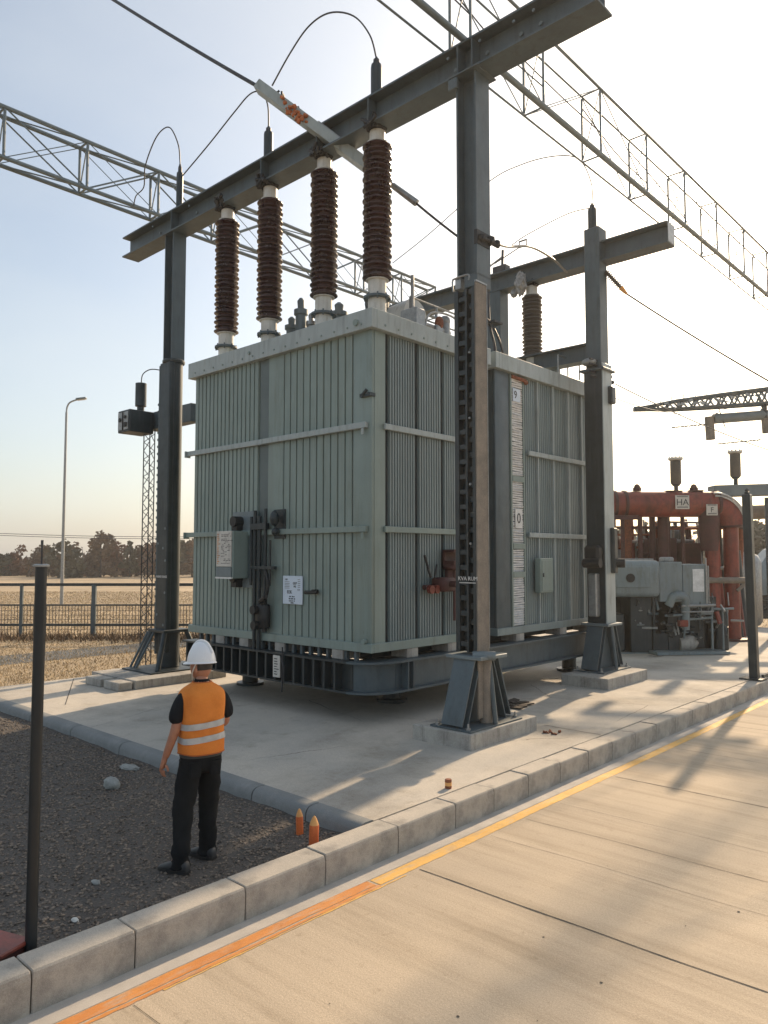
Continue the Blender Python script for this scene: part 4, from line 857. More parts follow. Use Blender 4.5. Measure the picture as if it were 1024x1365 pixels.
b = B(); b.obox((.86, 0, 11.955), (.5, .2, .02), (0, -.12, 0)); b.obj('lens', 'sign_old', lp, None, True)

def leaves(rr, cl, n, s0, s1):
    vs_, fs = [], []
    for _ in range(n):
        c, r = cl[rr.randrange(len(cl))]
        d = Vector((rr.gauss(0, 1), rr.gauss(0, 1), rr.gauss(0, 1))).normalized()*r*(rr.random()**.45)
        p = Vector(c)+d; s = rr.uniform(s0, s1); u = Vector((rr.gauss(0, 1), rr.gauss(0, 1), rr.gauss(0, 1))).normalized(); v = u.orthogonal().normalized(); k = len(vs_)
        vs_ += [p-u*s-v*s*.5, p+u*s-v*s*.6, p+u*s*.9+v*s*.6, p-u*s*.7+v*s*.5]; fs.append((k, k+1, k+2, k+3))
    me = bpy.data.meshes.new('crown'); me.from_pydata(vs_, [], fs); return me
def tree(loc, h, wd, m, label, grp, n=1500, seed=1, spiky=False, ls=1.0):
    rr = random.Random(seed); t = thing('tree', label, 'tree', loc, 0, grp); b = B()
    b.tube([(0, 0, -.2), (rr.uniform(-.1, .1), 0, h*.3), (rr.uniform(-.2, .2), rr.uniform(-.2, .2), h*.85)], .1, 7, [h*.03, h*.022, h*.006])
    cl = []
    for k in range(20):
        f = rr.uniform(.05, .95); rad = wd*(1-f)**.8 if spiky else wd*math.sin(PI*min(1, .18+f*.8))**.7
        a = rr.uniform(0, 6.3); q = rr.random()**.5*rad; c = (q*math.cos(a), q*math.sin(a), h*f); cl.append((c, wd*rr.uniform(.22, .42)*(.6 if spiky else 1)))
        if k % 2 == 0: b.tube([(0, 0, h*f*.55), (c[0]*.6, c[1]*.6, h*f*.85), c], .03, 5, [h*.012, h*.008, h*.003])
    b.obj('trunk', 'bark', t, 60, True)
    link('crown', leaves(rr, cl, n, .12*ls, .3*ls), m, t, None, True)
TB = -.33
tl = [(-.545, 104, 4.4, 2.2, 0, 0, 'brown low tree at the left edge of the photo'), (-.515, 110, 3.6, 2.6, 1, 0, 'low olive bush left of the lamp post'), (-.482, 112, 4.2, 2.4, 2, 0, 'russet round tree left of the street lamp'), (-.45, 106, 4.0, 2.4, 0, 0, 'brown bush right next to the black bollard top'), (-.427, 100, 5.3, 2.8, 1, 0, 'broad olive tree just right of the street lamp'), (-.4, 108, 4.7, 2.6, 0, 0, 'brown rounded tree left of the tallest tree'), (-.377, 102, 6.0, 2.5, 0, 0, 'tallest brown tree of the treeline'), (-.355, 106, 4.6, 2.4, 2, 0, 'russet tree right of the tallest tree'), (-.338, 104, 5.4, 1.6, 1, 1, 'slender pointed olive tree left of the lattice mast'), (-.318, 107, 4.2, 2.3, 0, 0, 'small brown tree seen through the lattice mast'), (-.3, 103, 4.6, 2.4, 2, 0, 'russet tree behind the dark left column'), (-.275, 104, 4.8, 2.2, 1, 0, 'olive tree just right of the left column'), (-.255, 103, 5.3, 2.0, 0, 0, 'brown tree next to the left side of the tank'), (-.23, 108, 4.6, 2.4, 2, 0, 'russet tree hidden mostly by the tank')]
for i, (k, d, h, wd, mi, sp, lab) in enumerate(tl):
    tree(rd(k*d, d, TB), h, wd, LEAF[mi], lab, 'treeline beyond the field', 1150, 40+i, sp)
def far_wood(name, dr, kr, h0, h1, n, m, label, seed):
    rr = random.Random(seed); cl = []
    for _ in range(160 if n < 10000 else 460):
        d = rr.uniform(*dr); k = rr.uniform(*kr); h = rr.uniform(h0, h1); cl.append((rd(k*d, d, TB+rr.uniform(.2, h)), rr.uniform(.8, 1.8)))
    tag(link(name, leaves(rr, cl, n, .2, .5), m), label, 'wood', kind='stuff')
far_wood('far_wood', (112, 135), (-1.1, .05), .8, 2.6, 24000, LEAF[0], 'brown band of low wood behind the treeline', 3)
far_wood('far_wood', (70, 95), (.28, .62), 2.0, 5.2, 9000, LEAFB, 'hazy grey olive scrub behind the red pipework', 4)
tree(rd(23.2, 46, TB), 4.6, 2.6, LEAFB, 'dense grey olive bush at the right edge behind the slim post', 'bushes at the right', 2600, 91, 0, .75)
tree(rd(25.5, 48, TB), 4.4, 2.8, LEAFB, 'grey olive bush cut by the right edge of the photo', 'bushes at the right', 2600, 92, 0, .75)
# distant power line on the left
for k, z in enumerate((5.55, 5.3)):
    wire('power_line', sag(rd(-75, 95, z+1.6), rd(-10, 95, z-.3), 1.0), .03, ('upper' if k == 0 else 'lower')+' thin distant power line above the treeline', 'distant power lines')

# ------------------------------------------------------------------ pipework and machine at the right (local frame: x right, y away)
def local_thing(name, label, cat, r, d, z=0, grp=None): return thing(name, label, cat, rd(r, d, z), YAW, grp)
rp = local_thing('pipe_manifold', 'big dark red pipe manifold on red legs at the right', 'pipework', 8.0, 22)
b = B(); b.bar((-1.4, 0, 3.97), (1.55, 0, 3.97), .38, 32); b.obj('main_pipe', 'red', rp, 50, True)
b = B(); b.tube([(1.552+.62*math.sin(a), 0, 3.35+.62*math.cos(a)) for a in [i*PI/2/12 for i in range(13)]], .375, 28); b.obj('elbow', 'red', rp, 50, True)
b = B(); b.tube([(1.6+.93*math.sin(a), -.26, 3.35+.93*math.cos(a)) for a in [i*PI/2/14 for i in range(15)]], .035, 8); b.tube([(1.6+.84*math.sin(a), -.34, 3.35+.84*math.cos(a)) for a in [i*PI/2/14 for i in range(15)]], .025, 8); b.obj('bright_band', 'white', rp, 60, True)
b = B(); b.bar((2.17, 0, 0), (2.17, 0, 3.35), .21, 24); b.bar((1.58, -.1, 0), (1.58, -.1, 3.75), .2, 24); split(b.obj('leg_pipe', 'red', rp, 50, True))
b = B(); b.bar((1.5, -.1, 3.3), (1.5, -.1, 3.8), .3, 24, .3); b.bar((1.5, -.1, 2.6), (1.5, -.1, 3.3), .24, 24, .3); b.obj('tee_branch', 'red_dk', rp, 50, True)
for x in (-1.25, 1.75, -.95, 2.17):
    b = B()
    if x < 2: b.bar((x-.04, 0, 3.97), (x+.04, 0, 3.97), .41, 28)
    else: b.bar((x, 0, 3.28), (x, 0, 3.36), .33, 24)
    b.obj('flange', 'red_dk', rp, 40, True)
b = B(); b.bar((2.17, 0, 0), (2.17, 0, .06), .42, 20); b.bar((1.58, -.1, 0), (1.58, -.1, .06), .36, 20); split(b.obj('foot_flange', 'red_dk', rp, 40, True))
for x, r, y in ((-1.2, .1, .3), (-1.0, .06, .0), (-.75, .14, .4), (-.45, .07, .1), (-.3, .05, .5), (.05, .09, .5), (.3, .16, .3), (.55, .07, .6), (-1.35, .12, .7), (.8, .06, .1), (1.8, .1, .5), (2.45, .09, .4)):
    b = B(); b.bar((x, y, 0), (x, y, 3.7), r, 12); b.obj('riser', 'red_dk' if R.random() < .7 else 'rust', rp, 50, True)
b = B(); b.box(.05, .95, .9, 1.4, 1.2, 3.0, .03); b.box(1.0, 1.6, .7, 1.3, 1.0, 2.85, .03); b.box(-1.4, -.9, .9, 1.3, 1.0, 2.3, .03); split(b.obj('back_vessel', 'red_dk', rp, None, True))
b = B(); b.bar((.7, -.25, 1.75), (2.55, -.25, 1.75), .09, 12); b.bar((2.55, -.25, 1.75), (2.2, -.25, 1.45), .05); b.bar((-1.4, -.2, 2.3), (-.4, -.2, 2.25), .03); split(b.obj('cross_pipe', 'tan', rp, 50, True))
b = B(); b.box(-1.5, -.65, -.45, -.3, 3.5, 3.62, .01); b.obj('bracket', 'red_dk', rp, None, True)
b = B()
for x in (-.55, 1.12): b.bar((x, 0, 4.36), (x, 0, 4.46), .12, 12); b.sphere((x, 0, 4.48), .09, 2)
b.box(.28, .75, -.12, .12, 4.34, 4.37); b.box(.95, 1.35, -.15, .15, 4.34, 4.38); b.obj('top_boss', 'red_dk', rp, 50, True)
for x, z, s, tx in ((.6, 4.0, .2, 'HA'), (1.45, 3.78, .16, 'F')):
    b = B(); b.box(x-s, x+s, -.445, -.425, z-s, z+s, .004); sp_ = b.obj('placard', 'sign_old', rp, None, True)
    text('lettering', tx, s*1.3, (x, -.448, z-.01), (PI/2, 0, 0), 'ink', sp_, True)
    b = B()
    for k in range(4): b.box(x-s*.8, x+s*.8, -.4475, -.446, z+s*(.75 if k % 2 else -.8)+.02*(k//2), z+s*(.75 if k % 2 else -.8)+.02*(k//2)+.012)
    b.obj('printed_lines', 'ink', sp_, None, True)
def capped_ins(r, d, z0, lab):
    t = local_thing('post_insulator', lab, 'insulator', r, d, z0, 'brown insulators at the right')
    b = B(); b.lathe((0, 0, 0), [(.06, -.12), (.06, .14), (.1, .15), (.12, .2)], 14); b.obj('stem', 'dark', t, 40, True)
    b = B(); b.lathe((0, 0, .2), [(.14, 0), (.155, .05), (.155, .68), (.13, .7)], 20); b.obj('body', 'porc_grey', t, 40, True)
    b = B(); b.lathe((0, 0, .9), [(.17, 0), (.21, .03), (.21, .07), (.12, .1)], 20)
    for k in range(10): b.bar((.18*math.cos(k*.63), .18*math.sin(k*.63), .95), (.18*math.cos(k*.63), .18*math.sin(k*.63), 1.01), .025, 6)
    b.obj('cap', 'white', t, 40, True)
capped_ins(8.6, 22, 4.36, 'brown capped insulator standing on the big red pipe')
capped_ins(10.55, 22.4, 4.62, 'brown capped insulator above the grey beam at the right')
b = B(); t = local_thing('duct_beam', 'grey sloping duct beam at the right edge above the red elbow', 'duct', 10.9, 22.4, 4.3)
b.obox((.35, 0, .12), (2.9, .5, .34), (0, -.03, 0), .02); b.obj('duct', 'steel_lt', t, None, True)
b = B(); b.bar((.4, .8, -.5), (1.9, .8, -.45), .22, 20); b.obj('lower_pipe', 'tan', t, 50, True)
b = B(); b.bar((.6, 0, -4.3), (.6, 0, -.1), .1, 10); b.bar((1.6, 0, -4.3), (1.6, 0, -.1), .1, 10); b.obj('leg', 'steel', t, None, True)
bo = local_thing('crane_boom', 'slender riveted boom tapering to the left in the white sky at right', 'boom', 7.4, 22, 6.78)
b = B(); Lb = 6.0
st_ = ((0, .03, .02), (.5, .08, .05), (1.2, .14, .12), (2.5, .18, .17), (4.2, .2, .22), (Lb, .2, .22))
def bz(x):
    for (xa, wa, ha), (xb, wb, hb) in zip(st_, st_[1:]):
        if xa <= x <= xb: f = (x-xa)/(xb-xa); return wa+(wb-wa)*f, ha+(hb-ha)*f
    return .2, .22
b.bm.free()
for sy in (-1, 1):
    for sz in (-1, 1):
        b = B(); b.tube([(x, sy*bz(x)[0], .1*x+sz*bz(x)[1]) for x in [Lb*i/24 for i in range(25)]], .042, 6); b.obj('chord', 'steel', bo, 60, True)
for i in range(29):
    xa, xb = .1+.2*i, .1+.2*(i+1); s_ = 1 if i % 2 else -1
    for sy in (-1, 1):
        b = B(); b.bar((xa, sy*bz(xa)[0], .1*xa+s_*bz(xa)[1]), (xb, sy*bz(xb)[0], .1*xb-s_*bz(xb)[1]), .03, 6); b.obj('brace', 'steel', bo, None, True)
b = B(); b.box(0, .5, -.02, .02, -.04, .09); b.obj('tip_plate', 'steel', bo, None, True)
b = B()
for k in range(40):
    x = .9+k*.12; b.obox((x, -.19, .1*x+R.uniform(-.1, .1)), (R.uniform(.05, .16), .02, R.uniform(.03, .1)), (0, R.uniform(-.6, .6), 0))
split(b.obj('rivet_plate', 'galv', bo, None, True))
b = B()
for k in range(14):
    x = .8+k*.35; b.bar((x, 0, .1*x+.12), (x+R.uniform(-.06, .06), 0, .1*x+R.uniform(.2, .34)), .012, 5)
b.obj('spike', 'wire', bo, None, True)
b = B(); b.bar((2.5, 0, .1), (2.7, 0, -.55), .015); b.bar((3.9, 0, .2), (3.9, 0, -.25), .05); b.obj('hanger', 'wire', bo, None, True)
tb = local_thing('hanging_pipe', 'tan pipe with two drooping stubs hanging below the boom', 'pipe', 9.7, 22.1, 5.9)
b = B(); b.bar((.1, 0, .62), (2.6, 0, .82), .15, 18); b.sphere((.2, 0, .72), .1, 1); b.sphere((1.6, 0, .88), .1, 1); b.obj('pipe', 'steel_lt', tb, 50, True)
b = B(); b.bar((.0, 0, .0), (-.03, 0, .68), .13, 16); b.bar((1.68, 0, .2), (1.65, 0, .8), .13, 16); split(b.obj('stub', 'tan', tb, 50, True))
b = B()
for k in range(9): b.bar((-1.15+k*.13, 0, .36+.01*k), (-1.04+k*.13, 0, .37+.015*k), .02, 6)
for k in range(10): b.bar((.3+k*.13, .2, -.1+.012*k), (.41+k*.13, .2, -.09+.014*k), .02, 6)
b.obj('ragged_strip', 'wire', tb, None, True)
b = B(); b.bar((1.65, 0, .8), (1.68, .4, 1.35), .05); b.obj('hanger', 'wire', tb, None, True)
# machine
mc = local_thing('pump_set', 'pale blue grey pump set with rounded hood and dark piping by the red pipes', 'machine', 7.15, 19.5)
b = B(); b.box(-1.9, -.25, -.75, .55, 1.42, 2.34, .12, 3); hood = b.obj('hood', 'machine', mc, 40, True)
b = B(); b.box(-1.7, -.5, -.772, -.748, 1.66, 2.18, .01); b.obj('hood_panel', 'machine', hood, 40, True)
b = B(); b.bar((-1.02, -.8, 1.9), (-1.02, -.75, 1.9), .11, 18); b.obj('vent', 'black', hood, 40, True)
b = B(); b.box(-1.2, -.35, -.55, .4, 2.341, 2.38, .01); b.box(.05, .3, -.2, .2, 2.29, 2.42, .03); b.obj('lid', 'galv', hood, 40, True)
b = B(); b.box(-.24, .34, -.6, .5, 1.3, 2.3, .015); b.obj('side_case', 'machine', mc, None, True)
b = B(); b.box(.36, 1.0, -.55, .5, 1.2, 2.24, .02); ec = b.obj('end_case', 'machine', mc, None, True)
b = B(); b.box(.62, .9, -.562, -.548, 1.55, 2.12); b.obj('grille', 'silver', ec, None, True)
b = B(); b.box(.94, .97, -.58, -.56, 1.2, 2.4); b.bar((1.08, -.4, 1.1), (1.08, -.4, 2.2), .02); b.bar((.3, -.62, 1.2), (1.15, -.62, 1.22), .03); b.bar((.3, -.62, 1.05), (1.1, -.62, 1.06), .02); b.obj('handrail', 'galv', mc, None, True)
b = B(); b.box(-.95, -.4, -.5, .3, .02, 1.42, .02); b.box(-1.7, -1.1, -.55, .3, .05, 1.0, .04); b.box(.0, .38, -.45, .2, .05, 1.0, .02); b.box(1.3, 1.62, -.3, .3, .05, 1.1, .03); split(b.obj('support_frame', 'dark', mc, None, True))
b = B(); b.box(-1.95, 1.55, .25, .5, .02, 1.38); b.obj('dark_backing', 'shaft', mc, None, True)  # dark block added behind the pump to hide the bright pad
b = B(); b.box(-.4, -.34, -.55, .2, .0, 1.4); b.box(-.34, -.02, -.5, .2, .02, .5); b.box(.38, 1.0, -.3, .3, .1, .95, .03); b.obj('pump_casing', 'shaft', mc, None, True)
b = B(); b.tube(catmull([(.0, -.55, 1.2), (.1, -.6, 1.42), (.3, -.6, 1.45), (.42, -.55, 1.3), (.42, -.5, .6)]), .11, 14); b.bar((.45, -.5, 1.15), (1.15, -.5, 1.2), .03); b.bar((.45, -.5, .85), (1.1, -.5, .9), .035); b.bar((-.1, -.55, .95), (.5, -.55, .98), .03); b.bar((1.1, -.5, .1), (1.1, -.5, 1.2), .03); b.bar((1.42, -.4, .05), (1.42, -.4, 1.1), .025); b.bar((1.2, -.4, 1.1), (1.7, -.4, 1.12), .03); b.obj('pipe_run', 'machine', mc, 50, True)
rr = random.Random(21); b = B()
for k in range(70):
    x, z = rr.uniform(-.9, 1.65), rr.uniform(.35, 1.3); q = rr.random(); l = rr.uniform(.08, .4)
    b.bar((x, rr.uniform(-.6, -.3), z), (x+(l if q < .5 else 0), rr.uniform(-.6, -.3), z+(0 if q < .5 else l)), rr.uniform(.012, .035), 6)
sm_ = split(b.obj('small_pipe', 'galv', mc, 50, True))
for k, o in enumerate(sm_):
    if k % 3: o.data.materials[0] = M[('dark', 'machine', 'steel', 'dark')[k % 4]]
b = B()
for k in range(18): x, z = rr.uniform(-.3, 1.6), rr.uniform(.3, 1.25); b.sphere((x, -.5+rr.uniform(-.1, .2), z), rr.uniform(.03, .07), 1)
split(b.obj('valve_body', 'dark', mc, 50, True))
b = B(); b.box(.22, .45, -.66, -.5, .68, .85, .02); b.bar((1.28, -.56, .75), (1.22, -.5, 1.05), .06, 8); b.obj('red_valve', 'red', mc, None, True)
b = B(); b.sphere((.55, -.4, .26), .22, 2, (1.1, .7, .9)); b.bar((.3, -.4, .22), (.6, -.4, .22), .17, 18); b.obj('motor', 'footing', mc, 50, True)
b = B(); b.obox((.45, -.5, .05), (1.9, .7, .07), (0, 0, .12)); b.box(-1.9, -.3, -.5, .3, 0, .03); b.obj('skid_plate', 'machine', mc, None, True)
# silver/blue tanks behind the machine
for r, d, h, rad, m, lab in ((8.35, 24, 3.3, .3, 'machine', 'slim grey upright cylinder behind the hood, left one'), (9.4, 24.2, 3.4, .32, 'machine', 'slim grey upright cylinder behind the hood, right one'), (13.0, 27, 2.6, .5, 'galv', 'silver upright cylinder half hidden by the slim right post')):
    t = local_thing('pressure_vessel', lab, 'vessel', r, d)
    b = B(); b.lathe((0, 0, 0), [(rad*.8, 0), (rad, .15), (rad, h*.86), (rad*.8, h*.95), (rad*.3, h)], 24); b.obj('shell', m, t, 50, True)
    b = B(); b.bar((0, 0, h*.98), (0, 0, h+.15), rad*.2, 10); b.obj('nozzle', 'dark', t, 50, True)
vh = local_thing('covered_machine', 'grey blue tarpaulin covered machine at the right edge behind the post', 'machine', 14.9, 29)
b = B(); b.loft([[Vector((x*s+o, y*s, z)) for x, y in ((-1, -.7), (-.4, -.9), (.6, -.8), (1.1, -.3), (1, .7), (-.9, .7))] for z, s, o in ((1.0, 1, 0), (1.6, .98, .05), (2.1, .85, .15), (2.7, .5, .35), (3.0, .2, .5))]); b.obj('tarpaulin', 'machine', vh, None, True)
b = B(); b.box(-.9, .9, -.6, .6, .1, 1.0, .04)
for k in range(14): b.bar((R.uniform(-1, 1), -.7, R.uniform(.1, .9)), (R.uniform(-1, 1), -.7, R.uniform(.3, 1.2)), .05, 6)
b.obj('chassis', 'dark', vh, None, True)
b = B(); b.box(.55, .95, -.9, -.65, .1, 3.0, .02); b.obj('red_frame', 'red_dk', vh, None, True)
rr = random.Random(55); pk = local_thing('pipe_rack', 'dense rack of thin dark red risers and rails behind the big red pipe', 'pipe rack', 8.0, 23.6, 0)
for k in range(46):
    x = -2.0+5.2*k/45+rr.uniform(-.06, .06); b = B(); r_ = rr.choice((.03, .045, .06, .09, .12)); b.bar((x, rr.uniform(-.9, .6), 0), (x+rr.uniform(-.02, .02), rr.uniform(-.9, .6) if 0 else 0, rr.uniform(2.6, 3.75)), r_, 10); b.obj('riser', rr.choice(('red_dk', 'red_dk', 'rust', 'red', 'galv', 'dark')), pk, 60, True)
for k in range(16):
    z = .5+.2*k; x = rr.uniform(-2, 1); b = B(); b.bar((x, rr.uniform(-1, .3), z), (x+rr.uniform(1.0, 2.4), rr.uniform(-1, .3), z+rr.uniform(-.03, .03)), rr.uniform(.02, .06), 8); b.obj('rail', rr.choice(('red_dk', 'rust', 'galv', 'tan')), pk, 60, True)
for k in range(12):
    x, z, s_ = rr.uniform(-1.8, 2.9), rr.uniform(.4, 2.6), rr.uniform(.1, .28); b = B(); b.box(x-s_, x+s_, -.2, .2, z-s_*1.3, z+s_*1.3, .03); b.obj('valve_box', rr.choice(('red_dk', 'dark', 'machine', 'rust')), pk, None, True)
b = B(); b.box(-2.1, 3.3, -.3, .3, 3.3, 3.38); b.obj('top_rail', 'red_dk', pk, None, True)
# background racks of pipework between the legs
rr = random.Random(77)
for r, d, lab in ((12.2, 30, 'stack of pale pipes lying behind the red legs, far right'), (9.9, 31, 'stack of pale pipes lying between the red legs')):
    t = local_thing('pipe_stack', lab, 'pipe stack', r, d, -.3, 'pipe stacks on the field')
    for k in range(7):
        b = B(); z = .12+.24*k; b.bar((-1.3+rr.uniform(-.2, .2), rr.uniform(-.1, .1), z), (1.3+rr.uniform(-.2, .2), rr.uniform(-.1, .1), z+rr.uniform(-.03, .03)), .11, 12); b.obj('pipe', ['galv', 'tan', 'dark'][k % 3], t, 60, True)
    b = B()
    for x in (-1.2, 1.2): b.box(x-.05, x+.05, -.16, .16, 0, 2.0)
    b.obj('stand', 'dark', t, None, True)

# ------------------------------------------------------------------ wires at the right
st = thing('strain_insulator', 'yellow tipped strain insulator on the right face of the rear column', 'insulator', (-6.83, 14.1, 8.2))
A, Bq = Vector((-6.85, 14.07, 8.24)), Vector((-6.55, 14.4, 7.78)); dq = Bq-A
b = B()
for k in range(9):
    c = A+dq*(.05+.07*k); b.bar(c, c+dq*.035, .07, 12)
b.bar(A, A+dq*.7, .035, 8); b.obj('disc_string', 'porc_grey', st, 40)
b = B(); b.bar(A+dq*.7, Bq, .055, 10, .025); b.obj('yellow_tip', 'orange_lt', st, 50)
wire('overhead_wire', sag(Bq, (-2.6, 18.2, 4.6), .12), .014, 'wire falling right from the yellow tipped strain insulator', 'overhead wires')
wire('overhead_wire', sag((-6.8, 14.3, 5.95), (-4.5, 26.0, 4.9), .3), .01, 'upper of two thin wires leaving the rear column below the boom', 'overhead wires')
wire('overhead_wire', sag((-6.8, 14.3, 5.65), (-7.6, 23.5, 6.9), .25), .008, 'lower thin wire from the rear column rising to the boom', 'overhead wires')
wire('overhead_wire', sag((-3.0, 8.0, 12.4), (8.0, 36, 13.5), .5), .012, 'thin lone wire crossing the white sky at upper right', 'overhead wires')
b = B(); rr = random.Random(31)
b.sphere((-8.72, 13.85, 8.4), .13, 4, (1, .8, 2.0), .35); b.sphere((-8.9, 13.85, 8.22), .08, 3, (1, .8, 1.2), .35)
o = b.obj('foil_bundle', 'foil'); tag(o, 'crumpled silver foil bundle hanging on the rear beam', 'foil')
b = B(); b.bar((-8.6, 14.1, 8.15), (-8.6, 14.1, 8.42), .035); o = b.obj('hook', 'steel'); tag(o, 'short steel hook between rear beam and dark bushing', 'hook')
cl_ = thing('switch_bracket', 'small rod switch bracket on top of the rear beam beside the near column', 'bracket', (-9.2, 14.0, 8.83))
b = B(); b.box(-9.5, -9.15, 13.9, 14.1, 8.83, 8.98, .01); b.bar((-9.3, 14, 8.95), (-9.28, 14, 9.35), .03); b.bar((-9.5, 14, 9.1), (-8.8, 14, 9.3), .012); b.box(-8.85, -8.65, 13.99, 14.01, 9.27, 9.3); b.box(-8.85, -8.65, 13.99, 14.01, 9.4, 9.43); b.bar((-8.84, 14, 9.28), (-8.84, 14, 9.42), .012); b.bar((-8.66, 14, 9.28), (-8.66, 14, 9.42), .012); b.obj('frame', 'wire', cl_)
b = B(); b.bar((-10.2, 14.0, 8.85), (-9.3, 14.0, 9.2), .02); b.obj('rod', 'galv', cl_)

# ------------------------------------------------------------------ the worker
def skin_mesh(pts, edges, radii, sub=2):
    me = bpy.data.meshes.new('sk'); me.from_pydata(pts, edges, []); o = bpy.data.objects.new('sk', me); C.objects.link(o)
    md = o.modifiers.new('s', 'SKIN'); md.use_smooth_shade = True
    for i, r in enumerate(radii):
        rx, ry = (r, r) if not isinstance(r, tuple) else r
        me.skin_vertices[0].data[i].radius = (rx, ry); me.skin_vertices[0].data[i].use_root = (i == 0)
    sb = o.modifiers.new('u', 'SUBSURF'); sb.levels = sub; sb.render_levels = sub
    dg = bpy.context.evaluated_depsgraph_get(); dg.update(); m2 = bpy.data.meshes.new_from_object(o.evaluated_get(dg)); bpy.data.objects.remove(o); return m2
def ell(z, a, bq, cx=0, cy=0, n=28, e=2.4):
    out = []
    for k in range(n):
        t = 2*PI*k/n; c, s_ = math.cos(t), math.sin(t)
        out.append(Vector((cx+a*math.copysign(abs(c)**(2/e), c), cy+bq*math.copysign(abs(s_)**(2/e), s_), z)))
    return out
wk = thing('person', 'worker in orange vest and white helmet standing on the gravel, seen from behind', 'person', (-5.43, 3.63, -.118), YAW+.236+.32)
LA, RA = (-.175, -.06, .09), (.11, .12, .09)       # ankles (left trails towards the viewer)
LK, RK = (-.14, .0, .5), (.105, .1, .5)
pts = [(0, 0, .93), (0, 0, 1.12), (0, .0, 1.32), (0, -.01, 1.42), (0, -.005, 1.5), (0, .02, 1.57),
       (-.095, 0, .88), LK, LA, (-.2, .06, .05), (.095, .02, .88), RK, RA, (.15, .25, .05),
       (-.16, -.01, 1.385), (-.225, -.02, 1.12), (-.285, .05, .89), (.16, -.01, 1.385), (.235, .05, 1.13), (.12, .25, 1.06)]
ed = [(0,1),(1,2),(2,3),(3,4),(4,5),(0,6),(6,7),(7,8),(8,9),(0,10),(10,11),(11,12),(12,13),(3,14),(14,15),(15,16),(3,17),(17,18),(18,19)]
rad = [(.13,.1),(.12,.095),(.13,.1),(.1,.075),.05,.052,.075,.05,.036,.035,.075,.05,.036,.035,.055,.042,.03,.055,.042,.03]
bm_ = bmesh.new(); m1 = skin_mesh(pts, ed, rad); bm_.from_mesh(m1)
def add_mesh(me): bm_.from_mesh(me)
def hand(wr, dr, side, pal):
    wr, dr, pal = Vector(wr), Vector(dr).normalized(), Vector(pal).normalized(); ac = dr.cross(pal).normalized()*side
    P = [wr-dr*.05, wr, wr+dr*.045, wr+dr*.085]; E_ = [(0, 1), (1, 2), (2, 3)]; Rr = [(.03, .028), (.026, .023), (.034, .018), (.037, .016)]
    m = skin_mesh([tuple(p) for p in P], E_, Rr, 1); add_mesh(m)
    for k, (off, ln) in enumerate(((-.027, .07), (-.009, .08), (.009, .075), (.027, .058))):
        a = wr+dr*.078+ac*off; b1 = a+dr*ln*.45+pal*.004; b2 = b1+(dr*.85+pal*.5).normalized()*ln*.32; b3 = b2+(dr*.5+pal*.8).normalized()*ln*.28
        add_mesh(skin_mesh([tuple(q) for q in (a, b1, b2, b3)], [(0,1),(1,2),(2,3)], [.0095, .009, .008, .0065], 1))
    a = wr+dr*.03-ac*.026; b1 = a+(dr*.6-ac*.7+pal*.3).normalized()*.035; b2 = b1+(dr-ac*.2+pal*.3).normalized()*.03
    add_mesh(skin_mesh([tuple(q) for q in (a, b1, b2)], [(0,1),(1,2)], [.013, .011, .008], 1))
hand((-.287, .054, .882), (-.15, .25, -1), -1, (1, .3, .1))
hand((.115, .255, 1.058), (-.6, .6, -.1), 1, (0, -.4, -1))
# head with face, turned to the left
hb = bmesh.new(); bmesh.ops.create_uvsphere(hb, u_segments=32, v_segments=24, radius=1)
for v in hb.verts:
    x, y, z = v.co
    jaw = max(0, -z); sx = .076*(1-.28*jaw**1.5); sy = .098*(1-.1*jaw)
    px, py, pz = x*sx, y*sy+(.012*jaw if y > 0 else -.012*jaw*-1), z*.118
    if y > 0.6 and abs(x) < .3:
        k = (y-.6)/.4*(1-abs(x)/.3)
        if -.35 < z < .12: py += .026*k*max(0, 1-abs(z+.2)/.3)
        if -.62 < z < -.4: py += .008*k
    if y > .55 and .1 < abs(x) < .55 and .0 < z < .25: py -= .008*(1-abs(abs(x)-.32)/.25)
    v.co = (px, py, pz)
ht = Matrix.Translation((0, .025, 1.615)) @ Euler((-.08, 0, .55)).to_matrix().to_4x4()
bmesh.ops.transform(hb, matrix=ht, verts=hb.verts); me_ = bpy.data.meshes.new('h'); hb.to_mesh(me_); hb.free(); bm_.from_mesh(me_)
for s in (-1, 1):
    e_ = bmesh.new(); bmesh.ops.create_icosphere(e_, subdivisions=2, radius=1); bmesh.ops.transform(e_, matrix=ht @ Matrix.Translation((s*.077, -.005, -.012)) @ Euler((0, 0, s*-.35)).to_matrix().to_4x4() @ Matrix.Diagonal((.011, .021, .034, 1)), verts=e_.verts)
    me_ = bpy.data.meshes.new('h'); e_.to_mesh(me_); e_.free(); bm_.from_mesh(me_)
me = bpy.data.meshes.new('body'); bm_.to_mesh(me); bm_.free(); body = link('body', me, 'skin', wk, 80, True)
b = B()
for s in (-1, 1): b.sphere(ht @ Vector((s*.03, .083, .012)), .011, 2)
b.obj('eye', 'white', wk, 60, True)
b = B(); b.bm.free(); b.bm = bmesh.new(); bmesh.ops.create_uvsphere(b.bm, u_segments=28, v_segments=18, radius=1)
bmesh.ops.delete(b.bm, geom=[v for v in b.bm.verts if v.co.z < -.32 or (v.co.z < .3 and v.co.y > -.05)], context='VERTS')
for v in b.bm.verts: v.co = ht @ Vector((v.co.x*.079, v.co.y*.102, v.co.z*.122))
b.obj('hair', 'hair', wk, 80, True)
